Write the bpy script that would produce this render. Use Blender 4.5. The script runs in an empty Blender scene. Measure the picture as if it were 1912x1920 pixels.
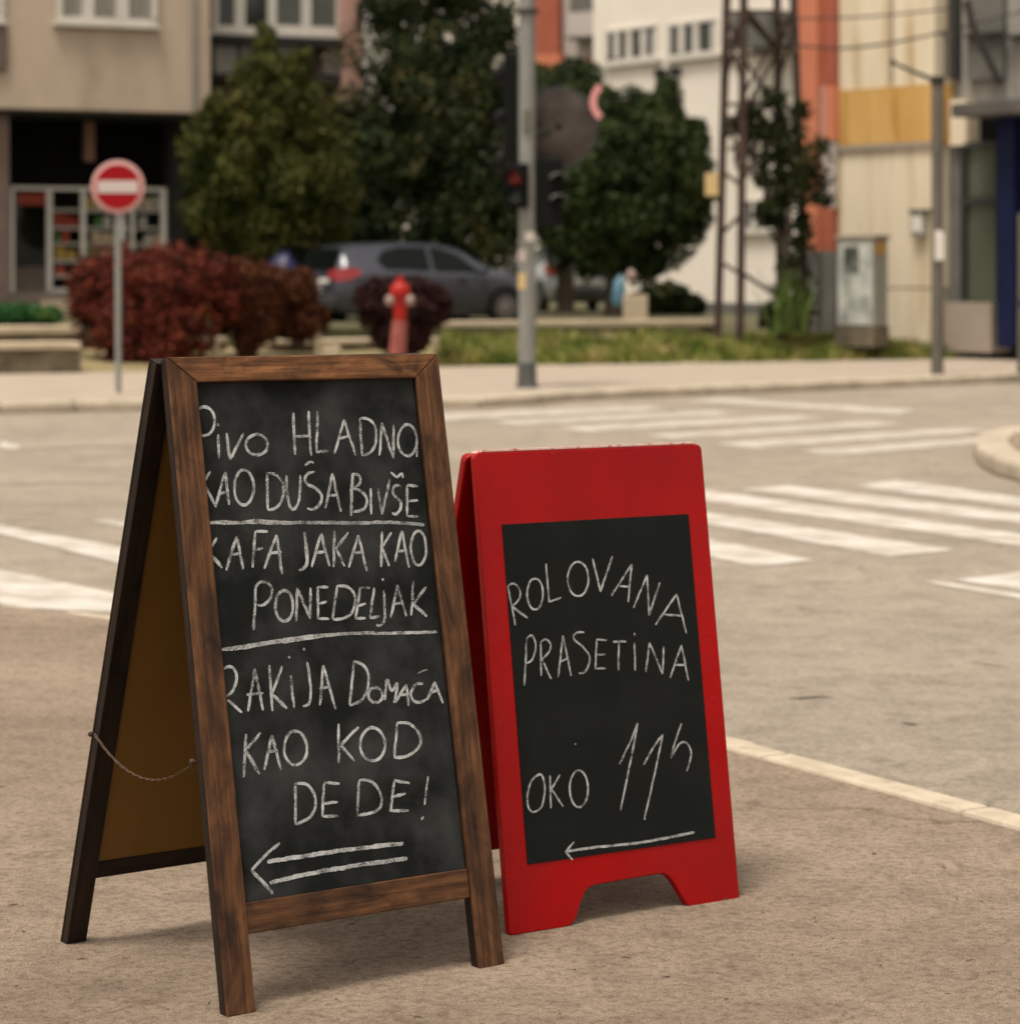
import bpy, bmesh, math, random
import numpy as np
from mathutils import Vector, Matrix, noise
random.seed(7); RNG = np.random.default_rng(11)
S = bpy.context.scene; COL = S.collection
R = math.radians

# ------------------------------------------------------------------ camera
F, HY, CX, CH = 4936.3, 505.25, 956.0, 1.4      # focal length in photo pixels, horizon row, centre column, eye height
cd = bpy.data.cameras.new('camera'); cam = bpy.data.objects.new('camera', cd); COL.objects.link(cam)
cam.location = (0, 0, CH); cam.rotation_euler = (R(90), 0, 0)
cd.sensor_fit = 'HORIZONTAL'; cd.sensor_width = 36; cd.lens = 36*F/1912
cd.shift_y = -(960-HY)/1912
cd.clip_start = 0.1; cd.clip_end = 6000
cd.dof.use_dof = True; cd.dof.focus_distance = 5.15; cd.dof.aperture_fstop = 4.9; cd.dof.aperture_blades = 0
S.camera = cam

# ------------------------------------------------------------------ sky, sun, exposure
SUN_EL, SUN_AZ = 70, 215         # azimuth from +Y towards +X, degrees: high, behind the camera
w = bpy.data.worlds.new('World'); S.world = w; w.use_nodes = True
nt = w.node_tree; nt.nodes.clear()
out = nt.nodes.new('ShaderNodeOutputWorld'); bg = nt.nodes.new('ShaderNodeBackground')
sky = nt.nodes.new('ShaderNodeTexSky'); sky.sky_type = 'NISHITA'; sky.sun_disc = False
sky.sun_elevation = R(SUN_EL); sky.sun_rotation = R(SUN_AZ)
sky.air_density = 1.0; sky.dust_density = 4.0; sky.ozone_density = 1.0
hs = nt.nodes.new('ShaderNodeHueSaturation'); hs.inputs['Saturation'].default_value = 0.12
mx = nt.nodes.new('ShaderNodeMix'); mx.data_type = 'RGBA'; mx.blend_type = 'MULTIPLY'
mx.inputs[0].default_value = 1.0; mx.inputs[7].default_value = (1.0, 0.912, 0.80, 1)   # warm overcast
nt.links.new(sky.outputs[0], hs.inputs['Color']); nt.links.new(hs.outputs[0], mx.inputs[6])
nt.links.new(mx.outputs[2], bg.inputs[0]); bg.inputs[1].default_value = 0.10
nt.links.new(bg.outputs[0], out.inputs[0])
ld = bpy.data.lights.new('sun', 'SUN'); ld.energy = 1.5; ld.angle = R(16); ld.color = (1.0, 0.925, 0.82)
sun = bpy.data.objects.new('sun', ld); COL.objects.link(sun)
d = Vector((math.sin(R(SUN_AZ))*math.cos(R(SUN_EL)), math.cos(R(SUN_AZ))*math.cos(R(SUN_EL)), math.sin(R(SUN_EL))))
sun.rotation_euler = (-d).to_track_quat('-Z', 'Y').to_euler()
vs = S.view_settings; vs.view_transform = 'Standard'; vs.look = 'None'; vs.gamma = 1; vs.exposure = 0.98
S.cycles.max_bounces = 8; S.cycles.transparent_max_bounces = 12

# ------------------------------------------------------------------ pixel helpers
def P(px, py, Z): return Vector(((px-CX)*Z/F, Z, CH+(HY-py)*Z/F))
def G(px, py, z=0.0):
    Z = F*(CH-z)/(py-HY); return Vector(((px-CX)*Z/F, Z, z))

# ------------------------------------------------------------------ materials
def lin(c): return tuple(c[:3])+(1,)
def mat(name, c1, c2=None, scale=5.0, rough=0.8, metal=0.0, bump=0.0, bscale=None, detail=6, stretch=(1,1,1), lo=0.35, hi=0.65,
        c3=None, scale3=40, amt3=0.5, spec=0.5, coat=0.0):
    m = bpy.data.materials.new(name); m.use_nodes = True; t = m.node_tree; N = t.nodes; L = t.links
    b = N['Principled BSDF']; b.inputs['Roughness'].default_value = rough; b.inputs['Metallic'].default_value = metal
    b.inputs['Specular IOR Level'].default_value = spec; b.inputs['Coat Weight'].default_value = coat
    b.inputs['Coat Roughness'].default_value = 0.15
    b.inputs['Base Color'].default_value = lin(c1)
    tc = N.new('ShaderNodeTexCoord'); mp = N.new('ShaderNodeMapping'); mp.inputs['Scale'].default_value = stretch
    L.new(tc.outputs['Object'], mp.inputs['Vector'])
    if c2 is not None:
        n = N.new('ShaderNodeTexNoise'); n.inputs['Scale'].default_value = scale; n.inputs['Detail'].default_value = detail
        n.inputs['Roughness'].default_value = 0.6
        L.new(mp.outputs[0], n.inputs['Vector'])
        r = N.new('ShaderNodeValToRGB'); r.color_ramp.elements[0].position = lo; r.color_ramp.elements[1].position = hi
        r.color_ramp.elements[0].color = lin(c1); r.color_ramp.elements[1].color = lin(c2)
        L.new(n.outputs['Fac'], r.inputs[0]); last = r.outputs[0]
        if c3 is not None:
            n3 = N.new('ShaderNodeTexNoise'); n3.inputs['Scale'].default_value = scale3; n3.inputs['Detail'].default_value = 4
            L.new(mp.outputs[0], n3.inputs['Vector'])
            r3 = N.new('ShaderNodeValToRGB'); r3.color_ramp.elements[0].position = 0.52; r3.color_ramp.elements[1].position = 0.72
            L.new(n3.outputs['Fac'], r3.inputs[0])
            ml = N.new('ShaderNodeMath'); ml.operation = 'MULTIPLY'; ml.inputs[1].default_value = amt3
            L.new(r3.outputs[0], ml.inputs[0])
            m3 = N.new('ShaderNodeMix'); m3.data_type = 'RGBA'; m3.inputs[7].default_value = lin(c3)
            L.new(ml.outputs[0], m3.inputs[0]); L.new(last, m3.inputs[6]); last = m3.outputs[2]
        L.new(last, b.inputs['Base Color'])
    if bump:
        nb = N.new('ShaderNodeTexNoise'); nb.inputs['Scale'].default_value = bscale or scale*4; nb.inputs['Detail'].default_value = 8
        L.new(mp.outputs[0], nb.inputs['Vector'])
        bp = N.new('ShaderNodeBump'); bp.inputs['Strength'].default_value = 1.0; bp.inputs['Distance'].default_value = bump
        L.new(nb.outputs['Fac'], bp.inputs['Height']); L.new(bp.outputs[0], b.inputs['Normal'])
    return m

def leaf_mat(name, cols, rough=0.6):
    """colour of each leaf from its own random value, so clumps differ in hue"""
    m = bpy.data.materials.new(name); m.use_nodes = True; N = m.node_tree.nodes; L = m.node_tree.links
    b = N['Principled BSDF']; b.inputs['Roughness'].default_value = rough; b.inputs['Specular IOR Level'].default_value = 0.12
    a = N.new('ShaderNodeAttribute'); a.attribute_name = 'tint'
    r = N.new('ShaderNodeValToRGB'); cr = r.color_ramp
    while len(cr.elements) < len(cols): cr.elements.new(0.5)
    for i, c in enumerate(cols):
        cr.elements[i].position = i/(len(cols)-1); cr.elements[i].color = lin(c)
    L.new(a.outputs['Fac'], r.inputs[0]); L.new(r.outputs[0], b.inputs['Base Color'])
    return m

def wood_mat(name, axis, tone=1.0):
    m = bpy.data.materials.new(name); m.use_nodes = True; N = m.node_tree.nodes; L = m.node_tree.links
    b = N['Principled BSDF']; b.inputs['Roughness'].default_value = 0.55; b.inputs['Specular IOR Level'].default_value = 0.3
    tc = N.new('ShaderNodeTexCoord'); oi = N.new('ShaderNodeObjectInfo')
    mp = N.new('ShaderNodeMapping'); sc = [95.0, 95.0, 95.0]; sc[axis] = 4.5; mp.inputs['Scale'].default_value = sc
    ad = N.new('ShaderNodeVectorMath'); ad.operation = 'ADD'; ml = N.new('ShaderNodeVectorMath'); ml.operation = 'SCALE'; ml.inputs['Scale'].default_value = 9.0
    cx = N.new('ShaderNodeCombineXYZ')
    for i in range(3): L.new(oi.outputs['Random'], cx.inputs[i])
    L.new(cx.outputs[0], ml.inputs[0]); L.new(tc.outputs['Object'], ad.inputs[0]); L.new(ml.outputs[0], ad.inputs[1])
    L.new(ad.outputs[0], mp.inputs['Vector'])
    n = N.new('ShaderNodeTexNoise'); n.inputs['Scale'].default_value = 1.0; n.inputs['Detail'].default_value = 9; n.inputs['Roughness'].default_value = 0.68
    n.inputs['Distortion'].default_value = 0.35
    L.new(mp.outputs[0], n.inputs['Vector'])
    r = N.new('ShaderNodeValToRGB'); cr = r.color_ramp
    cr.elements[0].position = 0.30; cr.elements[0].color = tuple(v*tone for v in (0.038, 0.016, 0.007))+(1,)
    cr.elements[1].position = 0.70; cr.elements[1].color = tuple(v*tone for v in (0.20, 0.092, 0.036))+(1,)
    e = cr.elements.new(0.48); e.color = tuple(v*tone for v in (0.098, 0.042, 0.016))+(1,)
    L.new(n.outputs['Fac'], r.inputs[0])
    # broad dark stains in the varnish
    mp2 = N.new('ShaderNodeMapping'); s2 = [17.0, 17.0, 17.0]; s2[axis] = 8.0; mp2.inputs['Scale'].default_value = s2
    L.new(ad.outputs[0], mp2.inputs['Vector'])
    n2 = N.new('ShaderNodeTexNoise'); n2.inputs['Scale'].default_value = 1.0; n2.inputs['Detail'].default_value = 7; n2.inputs['Roughness'].default_value = 0.62; n2.inputs['Distortion'].default_value = 0.6
    L.new(mp2.outputs[0], n2.inputs['Vector'])
    r2 = N.new('ShaderNodeValToRGB'); r2.color_ramp.elements[0].position = 0.34; r2.color_ramp.elements[0].color = (0.20, 0.17, 0.15, 1)
    r2.color_ramp.elements[1].position = 0.66; r2.color_ramp.elements[1].color = (1.15, 1.1, 1.05, 1)
    L.new(n2.outputs['Fac'], r2.inputs[0])
    mx = N.new('ShaderNodeMix'); mx.data_type = 'RGBA'; mx.blend_type = 'MULTIPLY'; mx.inputs[0].default_value = 1
    L.new(r.outputs[0], mx.inputs[6]); L.new(r2.outputs[0], mx.inputs[7])
    L.new(mx.outputs[2], b.inputs['Base Color'])
    bp = N.new('ShaderNodeBump'); bp.inputs['Distance'].default_value = 0.0012; bp.inputs['Strength'].default_value = 0.8
    L.new(n.outputs['Fac'], bp.inputs['Height']); L.new(bp.outputs[0], b.inputs['Normal'])
    return m

def chalk_mat(name, base, dens=0.47, scale=420.0):
    m = bpy.data.materials.new(name); m.use_nodes = True; N = m.node_tree.nodes; L = m.node_tree.links
    b = N['Principled BSDF']; b.inputs['Roughness'].default_value = 1.0; b.inputs['Specular IOR Level'].default_value = 0.0
    b.inputs['Base Color'].default_value = lin(base)
    tc = N.new('ShaderNodeTexCoord')
    n = N.new('ShaderNodeTexNoise'); n.inputs['Scale'].default_value = scale; n.inputs['Detail'].default_value = 5; n.inputs['Roughness'].default_value = 0.7
    L.new(tc.outputs['Object'], n.inputs['Vector'])
    n2 = N.new('ShaderNodeTexNoise'); n2.inputs['Scale'].default_value = 45; n2.inputs['Detail'].default_value = 3
    L.new(tc.outputs['Object'], n2.inputs['Vector'])
    ad = N.new('ShaderNodeMath'); ad.operation = 'ADD'; m2 = N.new('ShaderNodeMath'); m2.operation = 'MULTIPLY'; m2.inputs[1].default_value = 0.55
    L.new(n2.outputs['Fac'], m2.inputs[0]); L.new(n.outputs['Fac'], ad.inputs[0]); L.new(m2.outputs[0], ad.inputs[1])
    r = N.new('ShaderNodeValToRGB'); r.color_ramp.elements[0].position = dens+0.13; r.color_ramp.elements[1].position = dens+0.36
    L.new(ad.outputs[0], r.inputs[0])
    L.new(r.outputs[0], b.inputs['Alpha'])
    return m

def board_mat(name, dark, smudge, sc=7.0, lo=0.45, hi=0.85):
    m = mat(name, dark, smudge, scale=sc, rough=0.8, lo=lo, hi=hi, detail=7, spec=0.12, bump=0.0002, bscale=700)
    return m

def paint_road_mat(name, c, under, lo=0.40, hi=0.52, scale=9.0):
    return mat(name, under, c, scale=scale, rough=0.85, lo=lo, hi=hi, detail=9, bump=0.0015, bscale=160)

def ground_mat(name, c1, c2, scale, amt, grain, bump):
    """asphalt: broad worn patches, medium mottling, fine aggregate, hairline cracks"""
    m = bpy.data.materials.new(name); m.use_nodes = True; N = m.node_tree.nodes; L = m.node_tree.links
    b = N['Principled BSDF']; b.inputs['Roughness'].default_value = 0.93; b.inputs['Specular IOR Level'].default_value = 0.25
    tc = N.new('ShaderNodeTexCoord')
    def nz(sc, det, rough=0.6, dist=0.0):
        n = N.new('ShaderNodeTexNoise'); n.inputs['Scale'].default_value = sc; n.inputs['Detail'].default_value = det; n.inputs['Roughness'].default_value = rough; n.inputs['Distortion'].default_value = dist
        L.new(tc.outputs['Object'], n.inputs['Vector']); return n.outputs['Fac']
    def ramp(f, p0, c0, p1, c1_):
        r = N.new('ShaderNodeValToRGB'); r.color_ramp.elements[0].position = p0; r.color_ramp.elements[1].position = p1
        r.color_ramp.elements[0].color = lin(c0); r.color_ramp.elements[1].color = lin(c1_); L.new(f, r.inputs[0]); return r.outputs[0]
    def mul(a, c, f=1.0):
        x = N.new('ShaderNodeMix'); x.data_type = 'RGBA'; x.blend_type = 'MULTIPLY'; x.inputs[0].default_value = f; L.new(a, x.inputs[6]); L.new(c, x.inputs[7]); return x.outputs[2]
    col = ramp(nz(scale, 8, 0.65), 0.34, c1, 0.66, c2)
    col = mul(col, ramp(nz(scale*9, 6, 0.7, 0.6), 0.36, (0.80, 0.78, 0.76), 0.56, (1.05, 1.04, 1.03)), 0.9)
    col = mul(col, ramp(nz(grain*0.22, 5, 0.75), 0.36, (0.62, 0.60, 0.58), 0.54, (1.06, 1.06, 1.06)), amt)
    col = mul(col, ramp(nz(grain, 3, 0.8), 0.34, (0.45, 0.43, 0.41), 0.52, (1.08, 1.08, 1.08)), amt)
    v = N.new('ShaderNodeTexVoronoi'); v.feature = 'DISTANCE_TO_EDGE'; v.inputs['Scale'].default_value = 0.55; v.inputs['Randomness'].default_value = 1.0
    w_ = N.new('ShaderNodeTexNoise'); w_.inputs['Scale'].default_value = 3.0; w_.inputs['Detail'].default_value = 6; L.new(tc.outputs['Object'], w_.inputs['Vector'])
    sc_ = N.new('ShaderNodeVectorMath'); sc_.operation = 'SCALE'; sc_.inputs['Scale'].default_value = 0.55; L.new(w_.outputs['Color'], sc_.inputs[0])
    ad = N.new('ShaderNodeVectorMath'); ad.operation = 'ADD'; L.new(tc.outputs['Object'], ad.inputs[0]); L.new(sc_.outputs[0], ad.inputs[1]); L.new(ad.outputs[0], v.inputs['Vector'])
    gate = ramp(nz(0.8, 3), 0.50, (1, 1, 1), 0.58, (0, 0, 0))
    cr = ramp(v.outputs['Distance'], 0.0, (0.62, 0.58, 0.54), 0.010, (1, 1, 1))
    x = N.new('ShaderNodeMix'); x.data_type = 'RGBA'; x.blend_type = 'LIGHTEN'; x.inputs[0].default_value = 1.0; L.new(cr, x.inputs[6]); L.new(gate, x.inputs[7])
    col = mul(col, x.outputs[2], 0.8)
    L.new(col, b.inputs['Base Color'])
    bp = N.new('ShaderNodeBump'); bp.inputs['Distance'].default_value = bump; bp.inputs['Strength'].default_value = 1.0
    L.new(nz(grain*0.7, 7, 0.75), bp.inputs['Height']); L.new(bp.outputs[0], b.inputs['Normal'])
    return m

def glass_mat(name, c=(0.02, 0.024, 0.022), rough=0.06):
    m = mat(name, c, rough=rough, spec=0.7); return m

M = {}
M['road'] = ground_mat('road_asphalt', (0.270, 0.233, 0.188), (0.340, 0.296, 0.240), 0.45, 0.75, 190, 0.004)
M['pave'] = ground_mat('pavement_asphalt', (0.245, 0.19, 0.143), (0.35, 0.277, 0.211), 0.9, 1.0, 200, 0.007)
M['farpave'] = mat('far_pavement', (0.31, 0.256, 0.20), (0.37, 0.308, 0.243), 1.5, 0.9, bump=0.004, bscale=60)
M['kerb'] = mat('kerb_stone', (0.33, 0.28, 0.21), (0.48, 0.41, 0.32), 3.0, 0.85, bump=0.006, bscale=30, detail=8)
M['kerbpaint'] = mat('kerb_painted', (0.37, 0.31, 0.23), (0.52, 0.445, 0.345), 9.0, 0.85, bump=0.004, bscale=60, c3=(0.22, 0.18, 0.13), scale3=18, amt3=0.6)
M['paint'] = paint_road_mat('road_paint', (0.52, 0.485, 0.44), (0.34, 0.295, 0.24), 0.38, 0.58, 3.2)
M['paint_worn'] = paint_road_mat('road_paint_worn', (0.49, 0.45, 0.40), (0.33, 0.288, 0.235), 0.40, 0.60, 2.4)
M['soil'] = mat('soil_grass', (0.05, 0.055, 0.018), (0.12, 0.10, 0.05), 1.2, 1.0, bump=0.03, bscale=12)
M['verge'] = mat('verge_soil', (0.15, 0.13, 0.05), (0.30, 0.23, 0.125), 0.9, 1.0, bump=0.03, bscale=12)
M['stone'] = mat('wall_stone', (0.075, 0.062, 0.038), (0.20, 0.16, 0.105), 2.2, 0.9, bump=0.02, bscale=9, detail=8)
M['cap'] = mat('wall_cap', (0.40, 0.325, 0.225), (0.52, 0.43, 0.31), 1.5, 0.9, bump=0.006, bscale=20)
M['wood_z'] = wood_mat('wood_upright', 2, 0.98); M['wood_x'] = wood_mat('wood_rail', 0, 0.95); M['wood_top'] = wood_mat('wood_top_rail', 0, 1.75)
M['wood_z_shade'] = wood_mat('wood_shaded_upright', 2, 0.16); M['wood_x_shade'] = wood_mat('wood_shaded_rail', 0, 0.16)  # same wood with shade put into its colour, for stile sides and rear frame
M['ply'] = mat('plywood_back', (0.125, 0.055, 0.003), (0.16, 0.075, 0.005), 4.0, 0.55, stretch=(1, 1, 0.4), detail=5)
M['slate'] = board_mat('slate', (0.0075, 0.0090, 0.0090), (0.060, 0.063, 0.062), 6.0, 0.40, 0.88)
M['slate2'] = board_mat('slate_plain', (0.0080, 0.0095, 0.0090), (0.0150, 0.0168, 0.0158), 6.0, 0.45, 0.9)
M['chalk'] = chalk_mat('chalk', (0.50, 0.515, 0.52), 0.50, 620)
M['chalk_soft'] = chalk_mat('chalk_soft', (0.50, 0.49, 0.46), 0.50, 300)
M['red'] = mat('red_paint', (0.36, 0.0006, 0.001), (0.27, 0.0010, 0.0016), 2.6, 0.27, spec=0.24, coat=0.0, bump=0.0008, bscale=25)
_t = M['red'].node_tree; _n = _t.nodes.new('ShaderNodeTexNoise'); _n.inputs['Scale'].default_value = 2.2; _n.inputs['Detail'].default_value = 5
_c = [x for x in _t.nodes if x.type == 'TEX_COORD'][0]; _t.links.new(_c.outputs['Object'], _n.inputs['Vector'])
_m = _t.nodes.new('ShaderNodeMapRange'); _m.inputs['From Min'].default_value = 0.35; _m.inputs['From Max'].default_value = 0.65; _m.inputs['To Min'].default_value = 0.10; _m.inputs['To Max'].default_value = 0.55
_t.links.new(_n.outputs['Fac'], _m.inputs['Value']); _t.links.new(_m.outputs[0], _t.nodes['Principled BSDF'].inputs['Roughness'])
# scuffs: thin pale scratches and chips
_b = _t.nodes['Principled BSDF']; _src = _b.inputs['Base Color'].links[0].from_socket
_mp = _t.nodes.new('ShaderNodeMapping'); _mp.inputs['Scale'].default_value = (22, 22, 160); _mp.inputs['Rotation'].default_value = (0, 0.5, 0)
_t.links.new(_c.outputs['Object'], _mp.inputs['Vector']); _s = _t.nodes.new('ShaderNodeTexNoise'); _s.inputs['Scale'].default_value = 1.0; _s.inputs['Detail'].default_value = 3
_t.links.new(_mp.outputs[0], _s.inputs['Vector']); _r = _t.nodes.new('ShaderNodeMapRange'); _r.inputs['From Min'].default_value = 0.70; _r.inputs['From Max'].default_value = 0.78; _r.inputs['To Max'].default_value = 0.5
_t.links.new(_s.outputs['Fac'], _r.inputs['Value']); _x = _t.nodes.new('ShaderNodeMix'); _x.data_type = 'RGBA'; _x.inputs[7].default_value = (0.36, 0.11, 0.10, 1)
_t.links.new(_r.outputs[0], _x.inputs[0]); _t.links.new(_src, _x.inputs[6]); _t.links.new(_x.outputs[2], _b.inputs['Base Color'])
M['redworn'] = mat('red_worn', (0.62, 0.42, 0.37), (0.45, 0.06, 0.05), 60.0, 0.5, lo=0.52, hi=0.66, detail=8)
M['rubber'] = mat('dark_edge', (0.02, 0.008, 0.008), rough=0.7)
M['steel'] = mat('galvanised', (0.21, 0.215, 0.205), (0.29, 0.29, 0.27), 3.0, 0.55, metal=0.2, stretch=(6, 6, 1))
M['polegrey'] = mat('pole_grey_paint', (0.175, 0.18, 0.168), (0.235, 0.235, 0.215), 2.5, 0.6, stretch=(4, 4, 1), detail=8)
M['polebase'] = mat('pole_base', (0.045, 0.045, 0.042), (0.07, 0.068, 0.062), 6, 0.7)
M['polebrown'] = mat('pole_brownish', (0.085, 0.075, 0.06), (0.13, 0.115, 0.095), 3, 0.7, stretch=(4, 4, 1))
M['black'] = mat('black_plastic', (0.0045, 0.005, 0.0045), rough=0.6, spec=0.12)
M['dkgrey'] = mat('dark_grey', (0.03, 0.03, 0.028), rough=0.6)
M['lensred'] = mat('red_lens', (0.22, 0.008, 0.008), rough=0.2)
M['lensoff'] = mat('dark_lens', (0.015, 0.03, 0.035), rough=0.12)
M['visor'] = mat('visor_grey', (0.12, 0.115, 0.11), rough=0.35)
M['sign_red'] = mat('sign_red', (0.27, 0.002, 0.006), rough=0.4, spec=0.2)
M['sign_white'] = mat('sign_white', (0.50, 0.43, 0.41), rough=0.45)
M['sign_rim'] = mat('sign_rim', (0.50, 0.27, 0.26), rough=0.45)
M['hyd'] = mat('hydrant_red', (0.36, 0.014, 0.008), (0.28, 0.010, 0.007), 8, 0.45, spec=0.25)
M['hydpipe'] = mat('hydrant_pipe', (0.22, 0.045, 0.036), (0.30, 0.085, 0.065), 6, 0.6)
M['hydcap'] = mat('hydrant_cap', (0.27, 0.185, 0.165), rough=0.45)
M['beige'] = mat('facade_beige', (0.44, 0.35, 0.27), (0.53, 0.43, 0.335), 0.9, 0.95, c3=(0.27, 0.21, 0.145), scale3=0.9, amt3=0.75, stretch=(1, 1, 0.5), bump=0.004, bscale=30)
M['pinkwall'] = mat('facade_pink', (0.37, 0.21, 0.175), (0.42, 0.25, 0.20), 1.2, 0.95)
M['white_frame'] = mat('white_frame', (0.55, 0.52, 0.47), (0.62, 0.585, 0.53), 3, 0.6)
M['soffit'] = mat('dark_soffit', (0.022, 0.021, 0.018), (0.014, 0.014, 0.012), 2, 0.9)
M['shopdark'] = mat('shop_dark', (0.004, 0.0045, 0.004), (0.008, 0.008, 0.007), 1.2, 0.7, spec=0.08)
M['brown'] = mat('brown_panel', (0.12, 0.082, 0.068), (0.155, 0.11, 0.09), 1.5, 0.8)
M['glass'] = glass_mat('window_glass', (0.11, 0.115, 0.105), 0.08)
M['glassdark'] = glass_mat('window_glass_dark', (0.025, 0.026, 0.024), 0.08)
M['glassgreen'] = glass_mat('window_glass_green', (0.085, 0.10, 0.07), 0.12)
M['curtain'] = mat('curtain', (0.15, 0.135, 0.115), (0.30, 0.28, 0.245), 9, 0.9, stretch=(3, 3, 0.15))
M['wallwhite'] = mat('facade_white', (0.76, 0.70, 0.62), (0.81, 0.75, 0.67), 0.7, 0.95, stretch=(1, 1, 0.4))
M['greywhite'] = mat('facade_greywhite', (0.43, 0.385, 0.36), (0.49, 0.44, 0.41), 0.8, 0.95)
M['orange'] = mat('facade_orange', (0.50, 0.165, 0.09), (0.55, 0.20, 0.11), 0.9, 0.9)
M['orangedk'] = mat('facade_brick', (0.30, 0.075, 0.042), (0.35, 0.10, 0.055), 2.0, 0.9)
M['cream'] = mat('facade_cream', (0.62, 0.53, 0.38), (0.72, 0.64, 0.50), 1.1, 0.95, stretch=(2.5, 2.5, 0.28), c3=(0.42, 0.29, 0.135), scale3=1.3, amt3=0.85)
M['ochre'] = mat('facade_ochre', (0.50, 0.285, 0.075), (0.58, 0.36, 0.125), 1.5, 0.95, stretch=(2, 2, 0.3), c3=(0.34, 0.15, 0.03), scale3=2.5, amt3=0.6)
M['plinth'] = mat('plinth_grey', (0.10, 0.10, 0.09), (0.14, 0.135, 0.12), 2, 0.9)
M['plinth2'] = mat('plinth_taupe', (0.27, 0.225, 0.18), (0.31, 0.26, 0.21), 2, 0.9)
M['blue'] = mat('blue_paint', (0.004, 0.007, 0.036), (0.007, 0.012, 0.052), 2, 0.6, spec=0.2)
M['canopy'] = mat('canopy_grey', (0.07, 0.063, 0.055), (0.10, 0.092, 0.08), 2, 0.8)
M['concrete_grey'] = mat('balcony_grey', (0.21, 0.20, 0.18), (0.30, 0.285, 0.26), 2, 0.9, stretch=(3, 3, 0.5))
M['cabinet'] = mat('cabinet_grey', (0.30, 0.31, 0.275), (0.37, 0.37, 0.33), 2, 0.7)
M['poster'] = mat('torn_poster', (0.50, 0.51, 0.47), (0.30, 0.32, 0.29), 3.5, 0.8, lo=0.42, hi=0.6, c3=(0.10, 0.11, 0.10), scale3=3, amt3=0.7)
M['poster_dark'] = mat('dark_poster', (0.035, 0.04, 0.035), (0.22, 0.24, 0.22), 6.0, 0.8, lo=0.45, hi=0.68)
M['crack'] = mat('crack_dark', (0.085, 0.068, 0.052), (0.13, 0.105, 0.08), 12, 0.95)
M['rust'] = mat('rusty_steel', (0.022, 0.012, 0.008), (0.06, 0.032, 0.021), 4, 0.8, bump=0.002, bscale=30)
M['cable'] = mat('cable_black', (0.02, 0.018, 0.016), rough=0.7)
M['bark'] = mat('bark', (0.045, 0.033, 0.022), (0.085, 0.065, 0.045), 6, 0.95, bump=0.02, bscale=10, stretch=(3, 3, 0.6))
M['white'] = mat('white_label', (0.66, 0.62, 0.57), rough=0.6)
M['yellow'] = mat('yellow_sticker', (0.58, 0.42, 0.17), (0.5, 0.38, 0.2), 9, 0.6)
M['mirror'] = mat('mirror_glass', (0.06, 0.048, 0.042), (0.125, 0.107, 0.097), 3.0, 0.55, metal=0.9)
M['carpaint'] = mat('car_paint_grey', (0.052, 0.056, 0.074), (0.058, 0.062, 0.082), 2, 0.30, metal=0.35, coat=0.7)
M['carpaint2'] = mat('car_paint_silver', (0.42, 0.45, 0.45), rough=0.35, metal=0.3, coat=0.5)
M['carglass'] = mat('car_glass', (0.004, 0.006, 0.005), rough=0.05, spec=0.22)
M['tyre'] = mat('tyre', (0.012, 0.012, 0.012), rough=0.85)
M['rim'] = mat('wheel_rim', (0.22, 0.21, 0.20), rough=0.4, metal=0.7)
M['chrome'] = mat('chrome_white', (0.80, 0.78, 0.75), rough=0.3)
M['tail'] = mat('tail_lamp', (0.26, 0.012, 0.016), (0.36, 0.06, 0.065), 20, 0.2)
M['bluebag'] = mat('blue_plastic', (0.07, 0.17, 0.24), (0.09, 0.21, 0.28), 6, 0.5)
M['bluecover'] = mat('blue_cover', (0.005, 0.007, 0.045), (0.008, 0.011, 0.06), 4, 0.5)
M['twig'] = mat('twig', (0.045, 0.03, 0.022), (0.09, 0.065, 0.045), 30, 0.9)
M['tuft_m'] = leaf_mat('grass_leaf', [(0.06, 0.095, 0.016), (0.15, 0.19, 0.036), (0.29, 0.26, 0.08), (0.42, 0.32, 0.16)])
M['l_thuja'] = leaf_mat('leaf_thuja', [(0.012, 0.018, 0.004), (0.034, 0.045, 0.008), (0.064, 0.068, 0.013), (0.105, 0.090, 0.026)])
M['l_dark'] = leaf_mat('leaf_dark_conifer', [(0.006, 0.010, 0.003), (0.017, 0.027, 0.008), (0.035, 0.048, 0.013), (0.095, 0.062, 0.025)])
M['l_round'] = leaf_mat('leaf_broad', [(0.007, 0.012, 0.004), (0.019, 0.031, 0.009), (0.036, 0.056, 0.014), (0.058, 0.074, 0.022)])
M['l_ivy'] = leaf_mat('leaf_ivy', [(0.006, 0.010, 0.004), (0.015, 0.022, 0.006), (0.028, 0.038, 0.011), (0.05, 0.045, 0.018)])
M['l_red'] = leaf_mat('leaf_barberry', [(0.018, 0.005, 0.004), (0.065, 0.014, 0.008), (0.155, 0.028, 0.017), (0.13, 0.048, 0.014)])
M['l_redbr'] = leaf_mat('leaf_barberry_brown', [(0.022, 0.007, 0.004), (0.058, 0.016, 0.008), (0.095, 0.033, 0.012), (0.115, 0.052, 0.016)])
M['l_wine'] = leaf_mat('leaf_wine', [(0.010, 0.004, 0.004), (0.020, 0.006, 0.006), (0.032, 0.010, 0.009), (0.042, 0.015, 0.011)])
M['l_green'] = leaf_mat('leaf_bright', [(0.010, 0.045, 0.014), (0.022, 0.085, 0.025), (0.04, 0.13, 0.04), (0.10, 0.14, 0.03)])
M['l_yucca'] = leaf_mat('leaf_yucca', [(0.02, 0.04, 0.008), (0.05, 0.08, 0.016), (0.085, 0.125, 0.03), (0.11, 0.15, 0.05)])

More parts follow.
